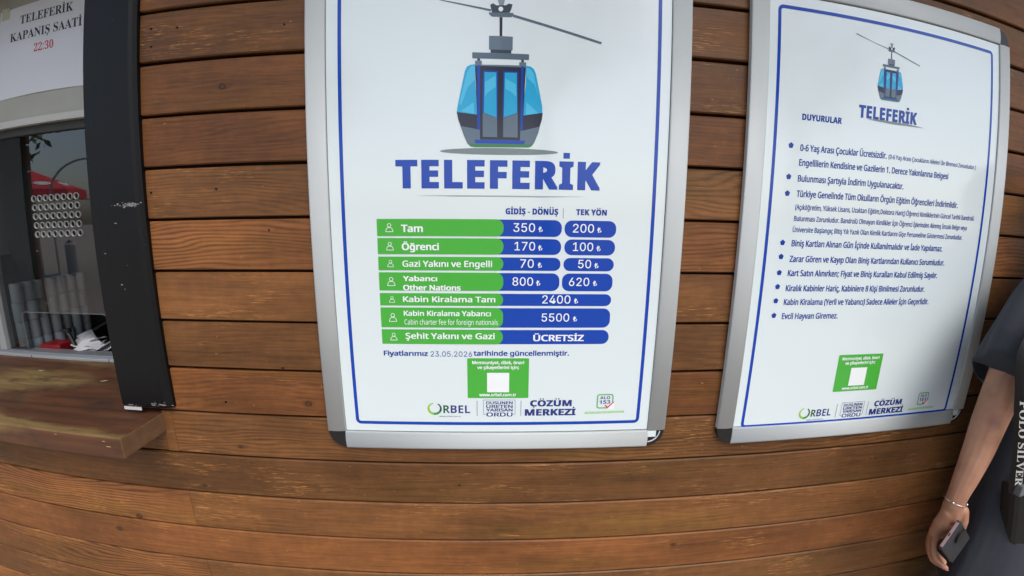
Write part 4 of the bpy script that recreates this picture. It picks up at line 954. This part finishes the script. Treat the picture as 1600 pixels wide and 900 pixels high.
# POLO SILVER, reading downwards
g = MB(); heavy(g, 'POLO SILVER', 0, .170, 0, .0138, 0, kind='serif'); P1_, P2_ = Vector((0.7622, .4060, -0.2403)), Vector((0.8286, .4060, -0.3970)); dn = (P2_-P1_).normalized()
obj('strap_lettering', [tuple(Vector((.0090, 0, 0))+P1_+dn*a+Vector((c_*.92, -c_*.36, 0))-Vector((ox, oy, oz))) for a, y_, c_ in g.v], g.f, new_mat('white_lettering', srgb(200, 200, 196), .7), t)

# ------------------------------------------------------------------ the square behind the viewer (seen mirrored in the ticket pane and in the posters' gloss)
PAV = bpy.data.materials.new('stone_paving'); PAV.use_nodes = True; b = NB(PAV); geo = b.new('NewGeometry')
vm = b.new('VectorMath', operation='MULTIPLY'); b.link(geo.outputs['Position'], vm.inputs[0]); vm.inputs[1].default_value = (1.3, 1.3, 1.3)
br = b.new('TexBrick'); b.link(vm.outputs[0], br.inputs['Vector']); br.inputs['Scale'].default_value = 1.6; br.inputs['Mortar Size'].default_value = .03
br.inputs['Color1'].default_value = srgb(176, 164, 152); br.inputs['Color2'].default_value = srgb(150, 140, 130); br.inputs['Mortar'].default_value = srgb(84, 78, 72)
b.link(b.mix(b.smooth(b.noise(geo.outputs['Position'], 2, 5), .3, .7), br.outputs[0], srgb(140, 130, 120)), b.p.inputs['Base Color']); b.p.inputs['Roughness'].default_value = .85
g = obj('ground', [(-120, -120, GROUND), (120, -120, GROUND), (120, 120, GROUND), (-120, 120, GROUND)], [(0, 1, 2, 3)], PAV); g['kind'] = 'structure'
REDC = new_mat('red_canvas', srgb(214, 20, 44), .7); WHC = new_mat('white_canvas', srgb(232, 232, 228), .7); METAL = new_mat('grey_metal', srgb(150, 152, 154), .4, metal=.5)
pcx, pcy, pz = -8.75, -4.95, .60
t = thing('red_parasol', 'red parasol with white round emblems, mirrored in the ticket window pane', 'parasol', loc=(pcx, pcy, GROUND))
m = MB(); n = 8; rr_ = .88; zt, ze = 1.04+pz+.38, 1.04+pz
v = [(0, 0, zt)]+[(rr_*math.cos(2*math.pi*k/n), rr_*math.sin(2*math.pi*k/n), ze) for k in range(n)]+[(rr_*1.01*math.cos(2*math.pi*k/n), rr_*1.01*math.sin(2*math.pi*k/n), ze-.16) for k in range(n)]
m.add(v, [(0, 1+k, 1+(k+1) % n) for k in range(n)]+[(1+k, 9+k, 9+(k+1) % n, 1+(k+1) % n) for k in range(n)]); m.build('canopy', REDC, t)
m = MB(); m.tube([(0, 0, 0), (0, 0, zt)], .025, 10); m.build('pole', METAL, t)
m = MB(); m.cyl((0, 0, 0), .26, .07, 20); m.build('base', METAL, t)
for k in range(n):
    a0, a1 = 2*math.pi*k/n, 2*math.pi*(k+1)/n; c0 = Vector((rr_*math.cos(a0), rr_*math.sin(a0), ze)); c1 = Vector((rr_*math.cos(a1), rr_*math.sin(a1), ze)); ap = Vector((0, 0, zt))
    mid = (c0+c1)*.36+ap*.28; e1 = (c1-c0).normalized(); e2 = (ap-(c0+c1)/2).normalized(); nn = e1.cross(e2).normalized()
    m = MB(); m.add([mid+nn*.006+(e1*math.cos(q)*.15+e2*math.sin(q)*.085) for q in [2*math.pi*i/16 for i in range(16)]], [tuple(range(16))]); m.build('round_emblem', WHC, t)
t = thing('litter_bin', 'grey cylindrical litter bin with a pale rim on the paving', 'bin', loc=(-8.38, -5.30, GROUND))
m = MB(); m.cyl((0, 0, 0), .095, .60, 20); m.build('body', METAL, t); m = MB(); m.tube([(0, 0, .60), (0, 0, .64)], .102, 20); m.build('rim', WHC, t); m = MB(); m.cyl((0, 0, .641), .07, .05, 16, r2=.02); m.build('lid', CORNER, t)
t = thing('metal_hoop', 'tall bent metal hoop standing on the square', 'hoop', loc=(-6.78, -4.53, GROUND))
m = MB(); m.tube([(.62*math.cos(R(a))*.62, .62*math.cos(R(a))*-.78, 1.45+.62*math.sin(R(a))) for a in range(0, 181, 9)], .016, 8); m.build('arch', METAL, t)
for s in (-1, 1):
    m = MB(); m.tube([(s*.384, -s*.484, 0), (s*.384, -s*.484, 1.46)], .016, 8); m.build('leg', METAL, t)
m = MB(); m.tube([(-.2, .25, 1.40), (.384, -.484, 1.40)], .010, 8); m.build('crossbar', METAL, t)
LIPS = new_mat('lips', srgb(150, 84, 78), .4); m = MB(); m.tube([(PX-.015, PYY-.062, .040), (PX-.006, PYY-.0685, .0405), (PX+.006, PYY-.0685, .0405), (PX+.015, PYY-.062, .040)], [.0015, .0042, .0042, .0015], 8); pl_(m, 'lips', LIPS)
for s in (-1, 1):
    m = MB(); m.tube([(PX+s*.010, PYY-.066, .094), (PX+s*.021, PYY-.066, .0965), (PX+s*.032, PYY-.058, .094)], [.0014, .0024, .0012], 6); pl_(m, 'eyebrow', TROUS)
BARK = new_mat('bark', srgb(74, 62, 52), .9, var=.3, vscale=6, bump=.8, bscale=14); LEAF = new_mat('leaves', srgb(66, 92, 40), .6, var=.35, vscale=3)
def tree(x, y, h, r, label, seed, nl=900):
    rr = random.Random(seed); t = thing('plane_tree', label, 'tree', 'trees on the square behind the viewer', (x, y, GROUND))
    m = MB(); top = Vector((rr.uniform(-.2, .2), rr.uniform(-.2, .2), h*.55)); m.tube([(0, 0, 0), (0, 0, h*.2), tuple(top*.6+Vector((0, 0, h*.08))), tuple(top)], [.20, .15, .13, .10], 10)
    cl = []
    for k in range(7):
        a = rr.uniform(0, 6.28); e = Vector((math.cos(a)*r*.6, math.sin(a)*r*.6, h*.55+rr.uniform(0, h*.3))); m.tube([tuple(top*.85), tuple(top*.4+e*.6), tuple(e)], [.07, .05, .025], 7); cl.append(e)
    cl.append(Vector((0, 0, h*.9))); m.build('trunk', BARK, t); m = MB()
    for k in range(nl):
        c_ = rr.choice(cl)+Vector([rr.gauss(0, r*.28) for _ in range(3)]); s_ = rr.uniform(.07, .15); q = Vector([rr.gauss(0, 1) for _ in range(3)]).normalized(); u_ = q.orthogonal().normalized(); w_ = q.cross(u_)
        m.add([c_-u_*s_, c_+w_*s_*.5, c_+u_*s_, c_-w_*s_*.5], [(0, 1, 2, 3)])
    m.build('crown', LEAF, t)
tree(-5.4, -9.5, 7.5, 2.0, 'tallest leafy tree standing beyond the red parasol', 1, 1800); tree(-11.5, -5.5, 4.2, 1.5, 'smaller tree behind the litter bin', 2)
tree(1.2, -9.5, 8.0, 2.2, 'broad tree facing the price poster across the square', 3, 2200); tree(7.0, -8.0, 7.0, 2.3, 'round tree facing the announcement poster across the square', 5, 2000)

# ------------------------------------------------------------------ the booth's eave, just above the picture
t = thing('roof_eave', 'wooden eave of the booth jutting out over the posters', 'eave', loc=(0, WALL, 1.02))
for k in range(9):
    m = MB(); y0 = .04-.070*(k+1); m.box(-2.6, 2.4, y0, y0+.068, 0, .016, 0, .001); m.build('soffit_board', WOOD, t)
m = MB(); m.box(-2.65, 2.45, -.615, -.595, -.05, .08, 0, .002); m.build('fascia', DARKWOOD, t)
m = MB(); m.box(-2.6, 2.4, -.59, .06, .018, .03); m.build('roof_sheet', BACKING, t)

# ------------------------------------------------------------------ to metres
for me in bpy.data.meshes: me.transform(Matrix.Scale(UNIT, 4))
for o in C.objects:
    if o.type in ('MESH', 'EMPTY'): o.location = o.location*UNIT
